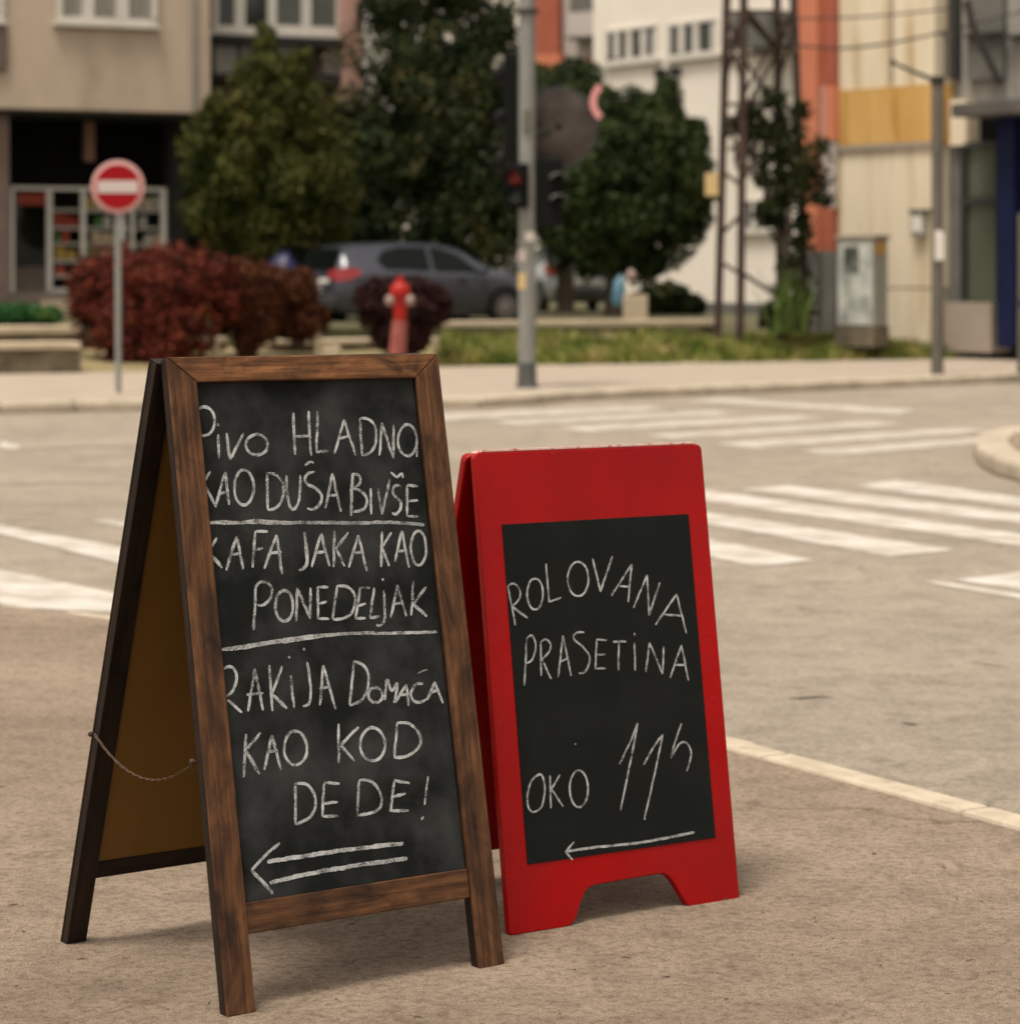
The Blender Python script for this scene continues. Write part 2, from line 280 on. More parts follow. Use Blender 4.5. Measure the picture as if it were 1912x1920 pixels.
# ------------------------------------------------------------------ mesh helpers
ORG = {}
def register(o, loc): ORG[o.name] = Vector(loc)
class MB:
    def __init__(s): s.v = []; s.f = []
    def add(s, vs, fs):
        k = len(s.v); s.v += [Vector(v) for v in vs]; s.f += [tuple(i+k for i in f) for f in fs]; return s
    def hexa(s, c):     # 8 corners: bottom 4 counter-clockwise, top 4
        return s.add(c, [(3,2,1,0), (4,5,6,7), (0,1,5,4), (1,2,6,5), (2,3,7,6), (3,0,4,7)])
    def box(s, c, size, rz=0.0):
        c = Vector(c); x, y, z = size[0]/2, size[1]/2, size[2]/2; m = Matrix.Rotation(rz, 3, 'Z')
        return s.hexa([c + m @ Vector(q) for q in ((-x,-y,-z), (x,-y,-z), (x,y,-z), (-x,y,-z), (-x,-y,z), (x,-y,z), (x,y,z), (-x,y,z))])
    def prism(s, poly, z0, z1):
        n = len(poly); b = [Vector((p[0], p[1], z0)) for p in poly]; t = [Vector((p[0], p[1], z1)) for p in poly]
        return s.add(b+t, [tuple(range(n-1, -1, -1)), tuple(range(n, 2*n))] + [(i, (i+1) % n, n+(i+1) % n, n+i) for i in range(n)])
    def extr(s, poly, y0, y1):   # poly in x,z counter-clockwise seen from -y; extruded along y
        n = len(poly); a = [Vector((p[0], y0, p[1])) for p in poly]; b = [Vector((p[0], y1, p[1])) for p in poly]
        return s.add(a+b, [tuple(range(n)), tuple(range(2*n-1, n-1, -1))] + [(i, n+i, n+(i+1) % n, (i+1) % n) for i in range(n)])
    def tube(s, pts, rad, n=10, cap=True):
        pts = [Vector(p) for p in pts]; rads = rad if isinstance(rad, (list, tuple)) else [rad]*len(pts)
        k = len(s.v); up = Vector((0.137, 0.213, 1)).normalized()
        for i, p in enumerate(pts):
            t = (pts[min(i+1, len(pts)-1)] - pts[max(i-1, 0)]).normalized()
            a = t.cross(up if abs(t.dot(up)) < 0.95 else Vector((1, 0, 0))).normalized(); b = t.cross(a)
            for j in range(n):
                an = 2*math.pi*j/n; s.v.append(p + (a*math.cos(an) + b*math.sin(an))*rads[i])
        for i in range(len(pts)-1):
            for j in range(n):
                s.f.append((k+i*n+j, k+i*n+(j+1) % n, k+(i+1)*n+(j+1) % n, k+(i+1)*n+j))
        if cap:
            s.f.append(tuple(k+j for j in range(n-1, -1, -1))); m = k+(len(pts)-1)*n; s.f.append(tuple(m+j for j in range(n)))
        return s
    def lathe(s, base, axis, prof, n=28):   # prof: (radius, distance along axis)
        base = Vector(base); t = Vector(axis).normalized()
        a = t.orthogonal().normalized(); b = t.cross(a); k = len(s.v)
        for r, h in prof:
            for j in range(n):
                an = 2*math.pi*j/n; s.v.append(base + t*h + (a*math.cos(an)+b*math.sin(an))*r)
        for i in range(len(prof)-1):
            for j in range(n): s.f.append((k+i*n+j, k+i*n+(j+1) % n, k+(i+1)*n+(j+1) % n, k+(i+1)*n+j))
        s.f.append(tuple(k+j for j in range(n-1, -1, -1))); m = k+(len(prof)-1)*n; s.f.append(tuple(m+j for j in range(n)))
        return s
    def build(s, name, m, parent=None, loc=None, smooth=False, bevel=0.0, Mx=None, fix=True):
        me = bpy.data.meshes.new(name); o = bpy.data.objects.new(name, me); COL.objects.link(o)
        if Mx is not None:
            org = None; me.from_pydata([tuple(v) for v in s.v], [], s.f)
            po = ORG[parent.name] if parent else Vector((0, 0, 0))
            o.parent = parent; o.matrix_basis = Matrix.Translation(-po) @ Mx
            ORG[o.name] = po
        else:
            org = ORG[parent.name] if parent else Vector(loc if loc is not None else (0, 0, 0))
            me.from_pydata([tuple(v-org) for v in s.v], [], s.f)
            if parent: o.parent = parent
            else: o.location = org
            ORG[o.name] = org
        if fix:
            bm = bmesh.new(); bm.from_mesh(me); bmesh.ops.recalc_face_normals(bm, faces=bm.faces); bm.to_mesh(me); bm.free()
        me.materials.append(m)
        if smooth:
            me.shade_smooth()
            try: me.set_sharp_from_angle(angle=R(38))
            except Exception: pass
        if bevel:
            b = o.modifiers.new('bevel', 'BEVEL'); b.width = bevel; b.segments = 2; b.limit_method = 'ANGLE'; b.angle_limit = R(40)
        return o

def tag(o, label=None, cat=None, group=None, kind=None):
    if label: o['label'] = label
    if cat: o['category'] = cat
    if group: o['group'] = group
    if kind: o['kind'] = kind
    return o
def thing(name, label, cat, loc, group=None):
    o = bpy.data.objects.new(name, None); COL.objects.link(o); o.location = loc; o.empty_display_size = 0.2
    ORG[o.name] = Vector(loc); return tag(o, label, cat, group)
def struct(o): return tag(o, kind='structure')

class Fac:
    """a vertical facade given by two pixel columns and their distances"""
    def __init__(s, pxa, Za, pxb, Zb):
        a = Vector(((pxa-CX)*Za/F, Za, 0)); b = Vector(((pxb-CX)*Zb/F, Zb, 0)); s.a = a; s.u = (b-a).normalized()
        n = Vector((s.u.y, -s.u.x, 0)); s.n = n if n.dot(a) < 0 else -n
    def st(s, px, py, off=0.0):
        k = (px-CX)/F; a = s.a + s.n*off
        # (a + u t): x = k y
        t = (k*a.y - a.x)/(s.u.x - k*s.u.y); Y = a.y + t*s.u.y
        return t, CH + (HY-py)*Y/F
    def pt(s, t, d, z): q = s.a + s.u*t + s.n*d; return Vector((q.x, q.y, z))
    def box(s, mb, px0, py0, px1, py1, d0, d1):
        off = max(d0, d1); t0, _ = s.st(px0, py0, off); t1, _ = s.st(px1, py0, off)
        _, zt = s.st((px0+px1)/2, py0, off); _, zb = s.st((px0+px1)/2, py1, off)
        return s.tbox(mb, t0, t1, zb, zt, d0, d1)
    def tbox(s, mb, t0, t1, zb, zt, d0, d1):
        lo, hi = min(d0, d1), max(d0, d1)
        return mb.hexa([s.pt(t0, hi, zb), s.pt(t1, hi, zb), s.pt(t1, lo, zb), s.pt(t0, lo, zb), s.pt(t0, hi, zt), s.pt(t1, hi, zt), s.pt(t1, lo, zt), s.pt(t0, lo, zt)])

def leaves(name, m, blobs, n, size, parent=None, loc=None, lump=0.25, shell=0.55, elong=1.6, up=0.0, cell=0.7, droop=False, gaps=0.0):
    """leaf-sized faces spread through a crown; blobs = (centre, (rx,ry,rz), weight)"""
    org = ORG[parent.name] if parent else Vector(loc or (0, 0, 0))
    C = np.array([list(b[0]) for b in blobs]); RR = np.array([list(b[1]) for b in blobs]); W = np.array([b[2] for b in blobs], float)
    idx = RNG.choice(len(blobs), n, p=W/W.sum())
    dirs = RNG.normal(size=(n, 3)); dirs /= np.linalg.norm(dirs, axis=1)[:, None]
    rad = 1 - (1-RNG.random(n)**0.6)*shell
    P0 = C[idx] + dirs*RR[idx]*rad[:, None]
    ph = RNG.random(3)*50
    nz = np.array([noise.noise(Vector(p)/cell + Vector(ph)) for p in P0]); nz2 = np.array([noise.noise(Vector(p)/(cell*0.4) + Vector(ph)*2) for p in P0])
    P0 = P0 + dirs*RR[idx]*((nz*lump + nz2*lump*0.5)*rad)[:, None]
    tint = np.clip(0.42 + nz*0.42 + nz2*0.42 + RNG.normal(size=n)*0.14, 0, 1)
    if gaps:
        keep = nz2 > (-0.5+gaps); P0 = P0[keep]; dirs = dirs[keep]; tint = tint[keep]; n = len(P0)
    nrm = dirs*0.7 + RNG.normal(size=(n, 3))*0.6; nrm[:, 2] += up; nrm /= np.linalg.norm(nrm, axis=1)[:, None]
    a = RNG.normal(size=(n, 3)); 
    if droop: a = a*0.45 + np.array([0, 0, -1.0]) + dirs*0.5
    a -= nrm*(a*nrm).sum(1)[:, None]; a /= np.linalg.norm(a, axis=1)[:, None]; b = np.cross(nrm, a)
    sz = size*(0.6+0.8*RNG.random(n))[:, None]
    v = np.empty((n, 4, 3)); v[:, 0] = P0 - a*sz*elong/2; v[:, 1] = P0 + b*sz/2; v[:, 2] = P0 + a*sz*elong/2; v[:, 3] = P0 - b*sz/2
    v = v.reshape(-1, 3) - np.array(org)
    me = bpy.data.meshes.new(name); me.vertices.add(4*n); me.vertices.foreach_set('co', v.ravel())
    me.loops.add(4*n); me.loops.foreach_set('vertex_index', np.arange(4*n, dtype=np.int32))
    me.polygons.add(n); me.polygons.foreach_set('loop_start', np.arange(0, 4*n, 4, dtype=np.int32))
    try: me.polygons.foreach_set('loop_total', np.full(n, 4, dtype=np.int32))
    except Exception: pass
    at = me.attributes.new('tint', 'FLOAT', 'FACE'); at.data.foreach_set('value', tint.astype(np.float32))
    me.update(); me.validate(); me.materials.append(m)
    o = bpy.data.objects.new(name, me); COL.objects.link(o)
    if parent: o.parent = parent
    else: o.location = org
    ORG[o.name] = org
    return o
def bl(px, py, rx, ry, Z, dep=1.0, w=None):
    k = Z/F; return (P(px, py, Z), (rx*k, min(rx, ry)*k*dep, ry*k), w if w else rx*ry)

# ================================================================== GROUND
zr, zp, zf = -0.06, 0.0, 0.05      # road, near pavement, far pavement
mb = MB(); mb.add([(-3000, -300, zr-0.02), (3000, -300, zr-0.02), (3000, 4500, zr-0.02), (-3000, 4500, zr-0.02)], [(0, 1, 2, 3)])
struct(mb.build('ground', M['soil']))
mb = MB(); mb.add([(-60, -20, zr), (60, -20, zr), (60, 75, zr), (-60, 75, zr)], [(0, 1, 2, 3)])
struct(mb.build('road', M['road']))
# near pavement: everything on our side of the kerb
kl = [G(1912, 1561), G(1640, 1482), G(1370, 1407), G(215, 1163), G(120, 1148), G(20, 1137)]
dirv = (kl[0]-kl[2]).normalized(); d2 = (G(-400, 1122)-kl[5]).normalized()
edge = [kl[0]+dirv*14] + kl + [kl[5]+d2*14]
poly = [(p.x, p.y) for p in edge] + [(-40, edge[-1].y), (-40, -15), (edge[0].x, -15)]
mb = MB(); mb.prism(poly, zr-0.015, zp)
struct(mb.build('pavement', M['pave']))
# kerb blocks along the pavement edge
def off_poly(line, dist):
    res = []
    for i, p in enumerate(line):
        a = line[max(i-1, 0)]; b = line[min(i+1, len(line)-1)]; t = (b-a).normalized(); res.append(p + Vector((t.y, -t.x, 0))*dist)
    return res
kin = off_poly(edge, -0.005); kout = off_poly(edge, 0.105)
def kerb_run(a0, a1, b0, b1, z0, z1, m, length=0.95, name='kerb'):
    Ln = (a1-a0).length; k = max(1, round(Ln/length)); mbk = MB()
    for i in range(k):
        e = 0.004/Ln; s0, s1 = i/k+e, (i+1)/k-e
        c = [a0.lerp(a1, s0), a0.lerp(a1, s1), b0.lerp(b1, s1), b0.lerp(b1, s0)]
        dz = random.uniform(-0.003, 0.003)
        mbk.hexa([Vector((q.x, q.y, z0)) for q in c] + [Vector((q.x, q.y, z1+dz)) for q in c])
    return mbk
mb = MB()
seam = [G(1425, 1424), G(1800, 1526)]; ku = (seam[1]-seam[0]); kn = Vector((-ku.y, ku.x, 0)).normalized()
kn = kn if kn.y > 0 else -kn
for i in range(-4, 14):
    a0 = seam[0] + ku*(i-0+0.006); a1 = seam[0] + ku*(i+1-0.006)
    if i < 0: a0 += kn*0.0
    dz = random.uniform(-0.002, 0.003); sh = kn*random.uniform(-0.004, 0.004)
    mb.hexa([Vector((q.x, q.y, zr-0.01)) for q in (a0+sh, a1+sh, a1+sh+kn*0.105, a0+sh+kn*0.105)] + [Vector((q.x, q.y, zp+0.012+dz)) for q in (a0+sh, a1+sh, a1+sh+kn*0.105, a0+sh+kn*0.105)])
k2 = kerb_run(kin[3], kin[4], kout[3], kout[4], zr-0.01, zp+0.012, None); mb.add(k2.v, k2.f)
k2 = kerb_run(kin[4], kin[5], off_poly(edge, 0.05)[4], off_poly(edge, 0.05)[5], zr-0.01, zp+0.004, None); mb.add(k2.v, k2.f)
o = mb.build('kerb', M['kerbpaint'], bevel=0.012); struct(o)

# far pavement with its kerb
fk = [G(-500, 782, zr), G(0, 776, zr), G(280, 770, zr), G(640, 767, zr), G(900, 765, zr), G(1000, 759, zr), G(1075, 752, zr), G(1200, 746, zr), G(1500, 734, zr), G(1912, 716, zr), G(2600, 686, zr)]
fk = [Vector((p.x, p.y, 0)) for p in fk]
fki = off_poly(fk, -0.30)
if fki[3].y < fk[3].y: fki = off_poly(fk, 0.30)
mb = MB()
for i in range(len(fk)-1):
    k2 = kerb_run(fk[i], fk[i+1], fki[i], fki[i+1], zr-0.01, zf+0.004, None, 1.0); mb.add(k2.v, k2.f)
struct(mb.build('far_kerb', M['kerb'], bevel=0.035))
back = [Vector((14, 43, 0)), Vector((7.8, 40.4, 0)), Vector((3.2, 38.2, 0)), Vector((-1.0, 36.6, 0)), Vector((-6.5, 34.2, 0)), Vector((-14, 31.5, 0))]
poly = [(p.x, p.y) for p in fki] + [(p.x, p.y) for p in back]
mb = MB(); mb.prism(poly, zr-0.012, zf); struct(mb.build('far_pavement', M['farpave']))
# grassy bank up to the terrace, then the terrace
up_ = [Vector((14, 47, 0)), Vector((8.0, 43.6, 0)), Vector((3.6, 41.8, 0)), Vector((-1.0, 40.4, 0)), Vector((-6.5, 37.5, 0)), Vector((-14, 35, 0))]
zb_ = [0.30, 0.28, 0.27, 0.27, 0.27, 0.27]
mb = MB(); nseg = 24; rows = 6; vs_ = []
def lerp_line(line, t):
    f = t*(len(line)-1); i = min(int(f), len(line)-2); return line[i].lerp(line[i+1], f-i)
for j in range(rows+1):
    for i in range(nseg+1):
        a = lerp_line(back, i/nseg); b = lerp_line(up_, i/nseg); q = a.lerp(b, j/rows)
        z = zf-0.03 + (0.27-zf+0.03)*(j/rows)**0.8 + (noise.noise(q*0.9)*0.05 if 0 < j else 0); vs_.append(Vector((q.x, q.y, z)))
mb.add(vs_, [(j*(nseg+1)+i, j*(nseg+1)+i+1, (j+1)*(nseg+1)+i+1, (j+1)*(nseg+1)+i) for j in range(rows) for i in range(nseg)])
bank = struct(mb.build('verge', M['verge'], smooth=True))
zt = 0.5
poly = [(40, 47.6), (8.0, 44.4), (3.2, 42.2), (-1, 41.3), (-6.5, 38.6), (-14, 36), (-60, 36), (-60, 300), (60, 300)]
mb = MB(); mb.prism(poly, zr-0.01, zt-0.2); struct(mb.build('terrace_base', M['soil']))
poly = [(3.1, 42.4), (-1, 41.45), (-6.5, 38.8), (-14, 36.2), (-60, 36.2), (-60, 120), (5.0, 120), (4.4, 60)]
mb = MB(); mb.prism(poly, zt-0.21, zt); struct(mb.build('terrace', M['soil']))

# crosswalk bars
Z6 = lambda X, Y: (800+X/1.7194, 600+Y/1.7194); Z5 = lambda X, Y: (X/2.9875, 560+Y/2.9875)
bars_mid = [[(1370,535),(1520,515),(2100,598),(2000,612)], [(1005,545),(1160,532),(2050,641),(1950,660)], [(700,556),(860,542),(2000,701),(1912,727)],
    [(640,608),(760,598),(1705,740),(1490,762)], [(560,672),(690,662),(1248,773),(1055,797)]]
bars_low = [[(1700,838),(1912,812),(2300,868),(2150,905)], [(1590,845),(1645,841),(2200,922),(2150,936)]]
bars_far = [[(1205,420),(1310,437),(1880,388),(1795,377)], [(925,398),(1060,411),(1820,357),(1720,345)], [(700,370),(800,381),(1540,336),(1440,325)],
    [(410,345),(520,359),(1280,318),(1190,305)], [(190,326),(300,337),(1020,300),(930,290)], [(-40,306),(60,322),(790,287),(715,276)], [(810,258),(940,251),(1575,290),(1520,303)]]
bars_left = [[(505,1246),(610,1236),(1300,1340),(1240,1362)], [(-600,1165),(-420,1190),(1150,1478),(1000,1565)], [(-500,1415),(-300,1455),(760,1672),(640,1756),(40,1730)]]
zm = zr+0.004
def bar_thing(pts, fn, label, grp, m):
    q = [G(*fn(X, Y), zm) for X, Y in pts]; c = sum(q, Vector())/len(q)
    mbx = MB(); mbx.add(q, [tuple(range(len(q)))])
    # subdivide edges slightly uneven for worn outline
    o = mbx.build('crosswalk_bar', m, loc=c); tag(o, kind='structure')
for b in bars_mid+bars_low: bar_thing(b, Z6, '', '', M['paint'])
for b in bars_far: bar_thing(b, Z6, '', '', M['paint_worn'])
for b in bars_left: bar_thing(b, Z5, '', '', M['paint'])
# faint lane marks far left
for pts in ([(0,826),(40,836),(30,842),(0,840)],):
    q = [G(x, y, zm) for x, y in pts]; mb = MB(); mb.add(q, [(0,1,2,3)]); struct(mb.build('lane_mark', M['paint_worn']))
for nm, pts, wd in (('road_crack', [(1478, 1308), (1500, 1309), (1530, 1306), (1562, 1306)], 0.008), ('road_crack', [(1690, 1354), (1705, 1357), (1722, 1358)], 0.010), ('road_crack', [(1815, 1240), (1850, 1246), (1890, 1249)], 0.006), ('road_seam', [(-40, 846), (60, 843), (180, 838), (300, 836)], 0.02), ('road_seam', [(-40, 908), (120, 905), (300, 908)], 0.015)):
    q = [G(x, y, zm) for x, y in pts]; mb = MB(); n = len(q)
    for j, p in enumerate(q): wj = wd*(0.35 if j in (0, n-1) else 1.0); mb.v += [p+Vector((0, -wj, 0)), p+Vector((0, wj*2.2, 0))]
    mb.f = [(2*j, 2*j+2, 2*j+3, 2*j+1) for j in range(n-1)]; struct(mb.build(nm, M['crack']))
# traffic island corner at the right
isl = [G(3300, 1180, zr), G(1990, 930, zr), G(1912, 905, zr), G(1868, 893, zr), G(1836, 876, zr), G(1824, 858, zr), G(1834, 842, zr), G(1862, 834, zr), G(1912, 829, zr), G(2100, 815, zr), G(3200, 760, zr)]
isl = [Vector((p.x, p.y, 0)) for p in isl]
ini = off_poly(isl, 0.28)
if ini[5].x < isl[5].x: ini = off_poly(isl, -0.28)
mb = MB()
for i in range(len(isl)-1):
    mb.hexa([Vector((q.x, q.y, zr-0.01)) for q in (isl[i], isl[i+1], ini[i+1], ini[i])] + [Vector((q.x, q.y, zr+0.14)) for q in (isl[i], isl[i+1], ini[i+1], ini[i])])
struct(mb.build('island_kerb', M['kerb'], bevel=0.04))
mb = MB(); mb.prism([(p.x, p.y) for p in ini], zr-0.012, zr+0.125); struct(mb.build('island_pavement', M['pave']))
# low kerb end at the far left of the near pavement
# twigs and needles lying on the pavement
mb = MB(); rr = random.Random(3)
for i in range(190):
    py = 1170 + (1925-1170)*rr.random()**0.75; px = rr.uniform(-60, 1980); q = G(px, py)
    ok = True
    for a, b in zip(edge[:-1], edge[1:]):
        t = (b-a); 
        if a.x >= q.x >= b.x or b.x >= q.x >= a.x:
            yy = a.y + t.y*(q.x-a.x)/t.x
            if q.y > yy-0.25: ok = False
    if not ok: continue
    L = rr.choice([0.004, 0.005, 0.006, 0.008, 0.012, 0.016, 0.024]); an = rr.uniform(0, math.pi); bend = rr.uniform(-0.35, 0.35); r0 = rr.uniform(0.0006, 0.0015)
    d1 = Vector((math.cos(an), math.sin(an), 0)); d2_ = Vector((-d1.y, d1.x, 0))
    pts = [q - d1*L/2 + Vector((0, 0, r0+0.001)), q + d2_*L*bend*0.5 + Vector((0, 0, r0+0.002)), q + d1*L/2 + Vector((0, 0, r0+0.001))]
    mb.tube(pts, [r0*0.6, r0, r0*0.4], 4)
tag(mb.build('twig_litter', M['twig'], fix=False), kind='stuff', label='dark twigs and needles scattered over the near pavement')

# grass on the verge
def grass(name, n, hmin, hmax, pxr, region, m, label):
    V = []; T = []
    for i in range(n):
        t = RNG.random(); s = RNG.random()
        t = pxr[0]+(pxr[1]-pxr[0])*t; a = lerp_line(back, t); b = lerp_line(up_, t); q = a.lerp(b, 0.04+0.94*s)
        cl = noise.noise(q*0.8); cl2 = noise.noise(q*2.7+Vector((7, 3, 1)))
        if cl + cl2*0.6 < region + RNG.normal()*0.12: continue
        z = zf-0.03 + (0.27-zf+0.03)*(0.04+0.94*s)**0.8 + noise.noise(q*0.9)*0.05 - 0.02
        h = (hmin + (hmax-hmin)*RNG.random())*(0.6+0.9*max(0, cl+0.4)); an = RNG.random()*6.28; wd = 0.012+0.02*RNG.random()
        dx, dy = math.cos(an)*wd, math.sin(an)*wd; lx, ly = RNG.normal()*h*0.35, RNG.normal()*h*0.35
        V += [(q.x-dx, q.y-dy, z), (q.x+dx, q.y+dy, z), (q.x+lx+dx*0.2, q.y+ly+dy*0.2, z+h), (q.x+lx-dx*0.2, q.y+ly-dy*0.2, z+h)]
        T.append(min(1, max(0, 0.42 - cl2*0.7 + RNG.normal()*0.15)))
    me = bpy.data.meshes.new(name); k = len(V)//4
    me.from_pydata(V, [], [(4*i, 4*i+1, 4*i+2, 4*i+3) for i in range(k)])
    at = me.attributes.new('tint', 'FLOAT', 'FACE'); at.data.foreach_set('value', np.array(T, dtype=np.float32)); me.materials.append(m)
    o = bpy.data.objects.new(name, me); COL.objects.link(o); tag(o, label, kind='stuff'); ORG[o.name] = Vector((0,0,0)); return o
grass('grass', 40000, 0.06, 0.24, (0.12, 0.60), -0.42, M['tuft_m'], 'patchy green and straw grass on the verge')

# ================================================================== LOW WALLS
def wall_run(label, a, b, depth, z0, z1, capz, m=M['stone'], group=None):
    """a, b: ends of the front line"""
    a = Vector((a[0], a[1], 0)); b = Vector((b[0], b[1], 0)); u = (b-a).normalized(); n = Vector((-u.y, u.x, 0))
    if n.y < 0: n = -n
    root = thing('low_wall', label, 'wall', ((a+b)/2 + Vector((0, 0, z0))), group)
    mb = MB(); c = [a, b, b+n*depth, a+n*depth]
    mb.hexa([Vector((q.x, q.y, z0)) for q in c] + [Vector((q.x, q.y, z1)) for q in c]); mb.build('wall_body', m, root, bevel=0.02)
    mb = MB(); L = (b-a).length; k = max(1, round(L/1.1))
    for i in range(k):
        p0 = a + u*(L*i/k+0.006) - n*0.05; p1 = a + u*(L*(i+1)/k-0.006) - n*0.05; dz = random.uniform(-0.008, 0.008)
        c = [p0, p1, p1+n*(depth+0.1), p0+n*(depth+0.1)]
        mb.hexa([Vector((q.x, q.y, z1+0.001)) for q in c] + [Vector((q.x, q.y, z1+capz+dz)) for q in c])
    mb.build('cap_stones', M['cap'], root, bevel=0.015); return root
def xz(px, Z): return ((px-CX)*Z/F, Z)
wall_run('low mossy stone wall with pale cap left of the big red bush', xz(-220, 33.6), xz(152, 34.4), 0.5, -0.02, 0.36, 0.09)
wall_run('upper tier of pale stone wall behind the left mossy wall', xz(-220, 36.3), xz(150, 36.9), 0.4, 0.1, 0.50, 0.11)
wall_run('pale stone slab wall between the red bush and the hydrant', xz(505, 38.0), xz(735, 39.0), 0.45, 0.05, 0.30, 0.07)
wall_run('lower long stone step wall behind the grey traffic pole', xz(752, 39.6), xz(1232, 41.3), 0.35, 0.05, 0.27, 0.09)
wall_run('upper long stone wall below the grey parked car', xz(740, 41.2), xz(1345, 43.4), 0.4, 0.1, 0.47, 0.11)
wall_run('short pale stone wall behind the gap in the red bush', xz(345, 37.6), xz(425, 38.0), 0.4, 0.05, 0.34, 0.08)
# short posts by the wall
def post(label, px, y0, y1, Z, wpx, m, name='stone_post', cat='post'):
    k = Z/F; c = P(px, (y0+y1)/2, Z); mb = MB(); mb.box(c, (wpx*k, 0.14, (y1-y0)*k)); o = mb.build(name, m, loc=(c.x, c.y, P(px, y1, Z).z), bevel=0.02); tag(o, label, cat); return o
post('thin pale stone post sticking up beside the slab wall', 597, 612, 678, 37.5, 11, M['cap'])
post('squat pale stone block next to the thin post', 622, 648, 690, 37.2, 34, M['cap'], 'stone_block', 'block')
post('small pale stone peg in front of the red bush gap', 406, 640, 690, 36.5, 12, M['cap'], 'stone_peg', 'peg')
post('rough pale concrete block on grass under the dark round tree', 1191, 553, 603, 47.0, 46, M['cap'], 'concrete_block', 'block')

# ================================================================== LEFT APARTMENT BUILDING
FA = Fac(0, 50.0, 375, 51.6)
root = thing('apartment_building', 'beige apartment building with overhanging upper floor above a dark shop', 'building', FA.pt(2, -3, 0.5))
mb = MB()
FA.box(mb, -1500, -420, 395, 190, 0.0, -7.0); up = mb.build('upper_wall', M['beige'], root, bevel=0.03)
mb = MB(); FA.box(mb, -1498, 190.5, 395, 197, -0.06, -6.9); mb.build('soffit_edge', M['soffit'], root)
# recessed loggia section to the right
mb = MB(); FA.box(mb, 396, -420, 648, 215, -1.2, -7.0); mb.build('loggia_wall', M['brown'], root)
mb = MB(); FA.box(mb, 648, -420, 683, 215, -0.55, -7.0); mb.build('pink_column', M['pinkwall'], root, bevel=0.02)
mb = MB(); FA.box(mb, 398, 68, 648, 82, -0.7, -1.19); FA.box(mb, 398, 140, 648, 152, -0.8, -1.19); FA.box(mb, 398, 185, 648, 200, -0.7, -1.19); mb.build('loggia_rail', M['soffit'], root)
for x0, x1 in ((402, 445), (452, 500), (508, 560), (610, 645)): mb = MB(); FA.box(mb, x0, 84, x1, 139, -0.9, -1.18); mb.build('loggia_panel', M['concrete_grey'], root)
# ground floor set back under the overhang
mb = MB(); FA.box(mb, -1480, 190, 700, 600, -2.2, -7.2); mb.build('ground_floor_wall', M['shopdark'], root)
mb = MB(); FA.box(mb, -30, 185, 18, 565, -0.25, -0.65); mb.build('pillar', M['brown'], root, bevel=0.02)
mb = MB(); FA.box(mb, 318, 200, 352, 560, -1.6, -2.1); mb.build('pillar', M['soffit'], root, bevel=0.02)
mb = MB(); FA.box(mb, 160, 228, 178, 302, -2.0, -2.19); mb.build('shop_sign', M['pinkwall'], root)
# windows
def window(fac, px0, py0, px1, py1, mulls, d, root, fw=9, glass=M['glass'], frame=M['white_frame'], sill=True, cw=None):
    mb = MB(); fac.box(mb, px0, py0, px1, py0+fw, d+0.07, d-0.05); fac.box(mb, px0, py1-fw, px1, py1, d+0.07, d-0.05)
    fac.box(mb, px0, py0+fw, px0+fw, py1-fw, d+0.068, d-0.05); fac.box(mb, px1-fw, py0+fw, px1, py1-fw, d+0.068, d-0.05)
    for mx_, mw in mulls: fac.box(mb, mx_-mw/2, py0+fw, mx_+mw/2, py1-fw, d+0.066, d-0.05)
    fr = mb.build('window', frame, root)
    mb = MB(); fac.box(mb, px0+fw*0.5, py0+fw*0.5, px1-fw*0.5, py1-fw*0.5, d+0.02, d-0.04); mb.build('pane', glass, fr)
    if sill:
        mb = MB(); fac.box(mb, px0-6, py1+0.5, px1+6, py1+7, d+0.13, d-0.05); mb.build('sill', frame, fr)
    return fr
window(FA, 108, -170, 295, 43, [(166, 22), (230, 24)], 0.012, root, 10, M['curtain'])
window(FA, -90, -170, 8, 36, [(-40, 14)], 0.012, root, 10, M['curtain'])
for xw in (-380, -700, -1020, -1340): window(FA, xw, -170, xw+187, 40, [(xw+58, 22), (xw+122, 24)], 0.012, root, 10, M['curtain'])
for xw in (-330, -640, -950, -1260): mb = MB(); FA.box(mb, xw, 185, xw+48, 565, -0.25, -0.65); mb.build('pillar', M['brown'], root, bevel=0.02)
for xw in (-290, -600, -910, -1220): window(FA, xw, 350, xw+200, 540, [(xw+66, 9), (xw+132, 9)], -2.18, root, 9, M['glassdark'], sill=False)
window(FA, 400, -170, 512, 58, [(450, 20)], -1.15, root, 10, M['glassdark'])
window(FA, 505, -170, 645, 62, [(575, 18)], -1.02, root, 14, M['glass'])
mb = MB(); FA.box(mb, -90, 42, 14, 130, 0.10, 0.004); mb.build('balcony_panel', M['brown'], root, bevel=0.02)
# downpipe
mb = MB(); t, z = FA.st(362, 100, 0.08); p0 = FA.pt(t, 0.08, 8.0); p1 = FA.pt(t, 0.08, FA.st(362, 205, 0.08)[1]); mb.tube([p0, p1], 0.045, 10)
mb.build('downpipe', M['concrete_grey'], root, smooth=True)
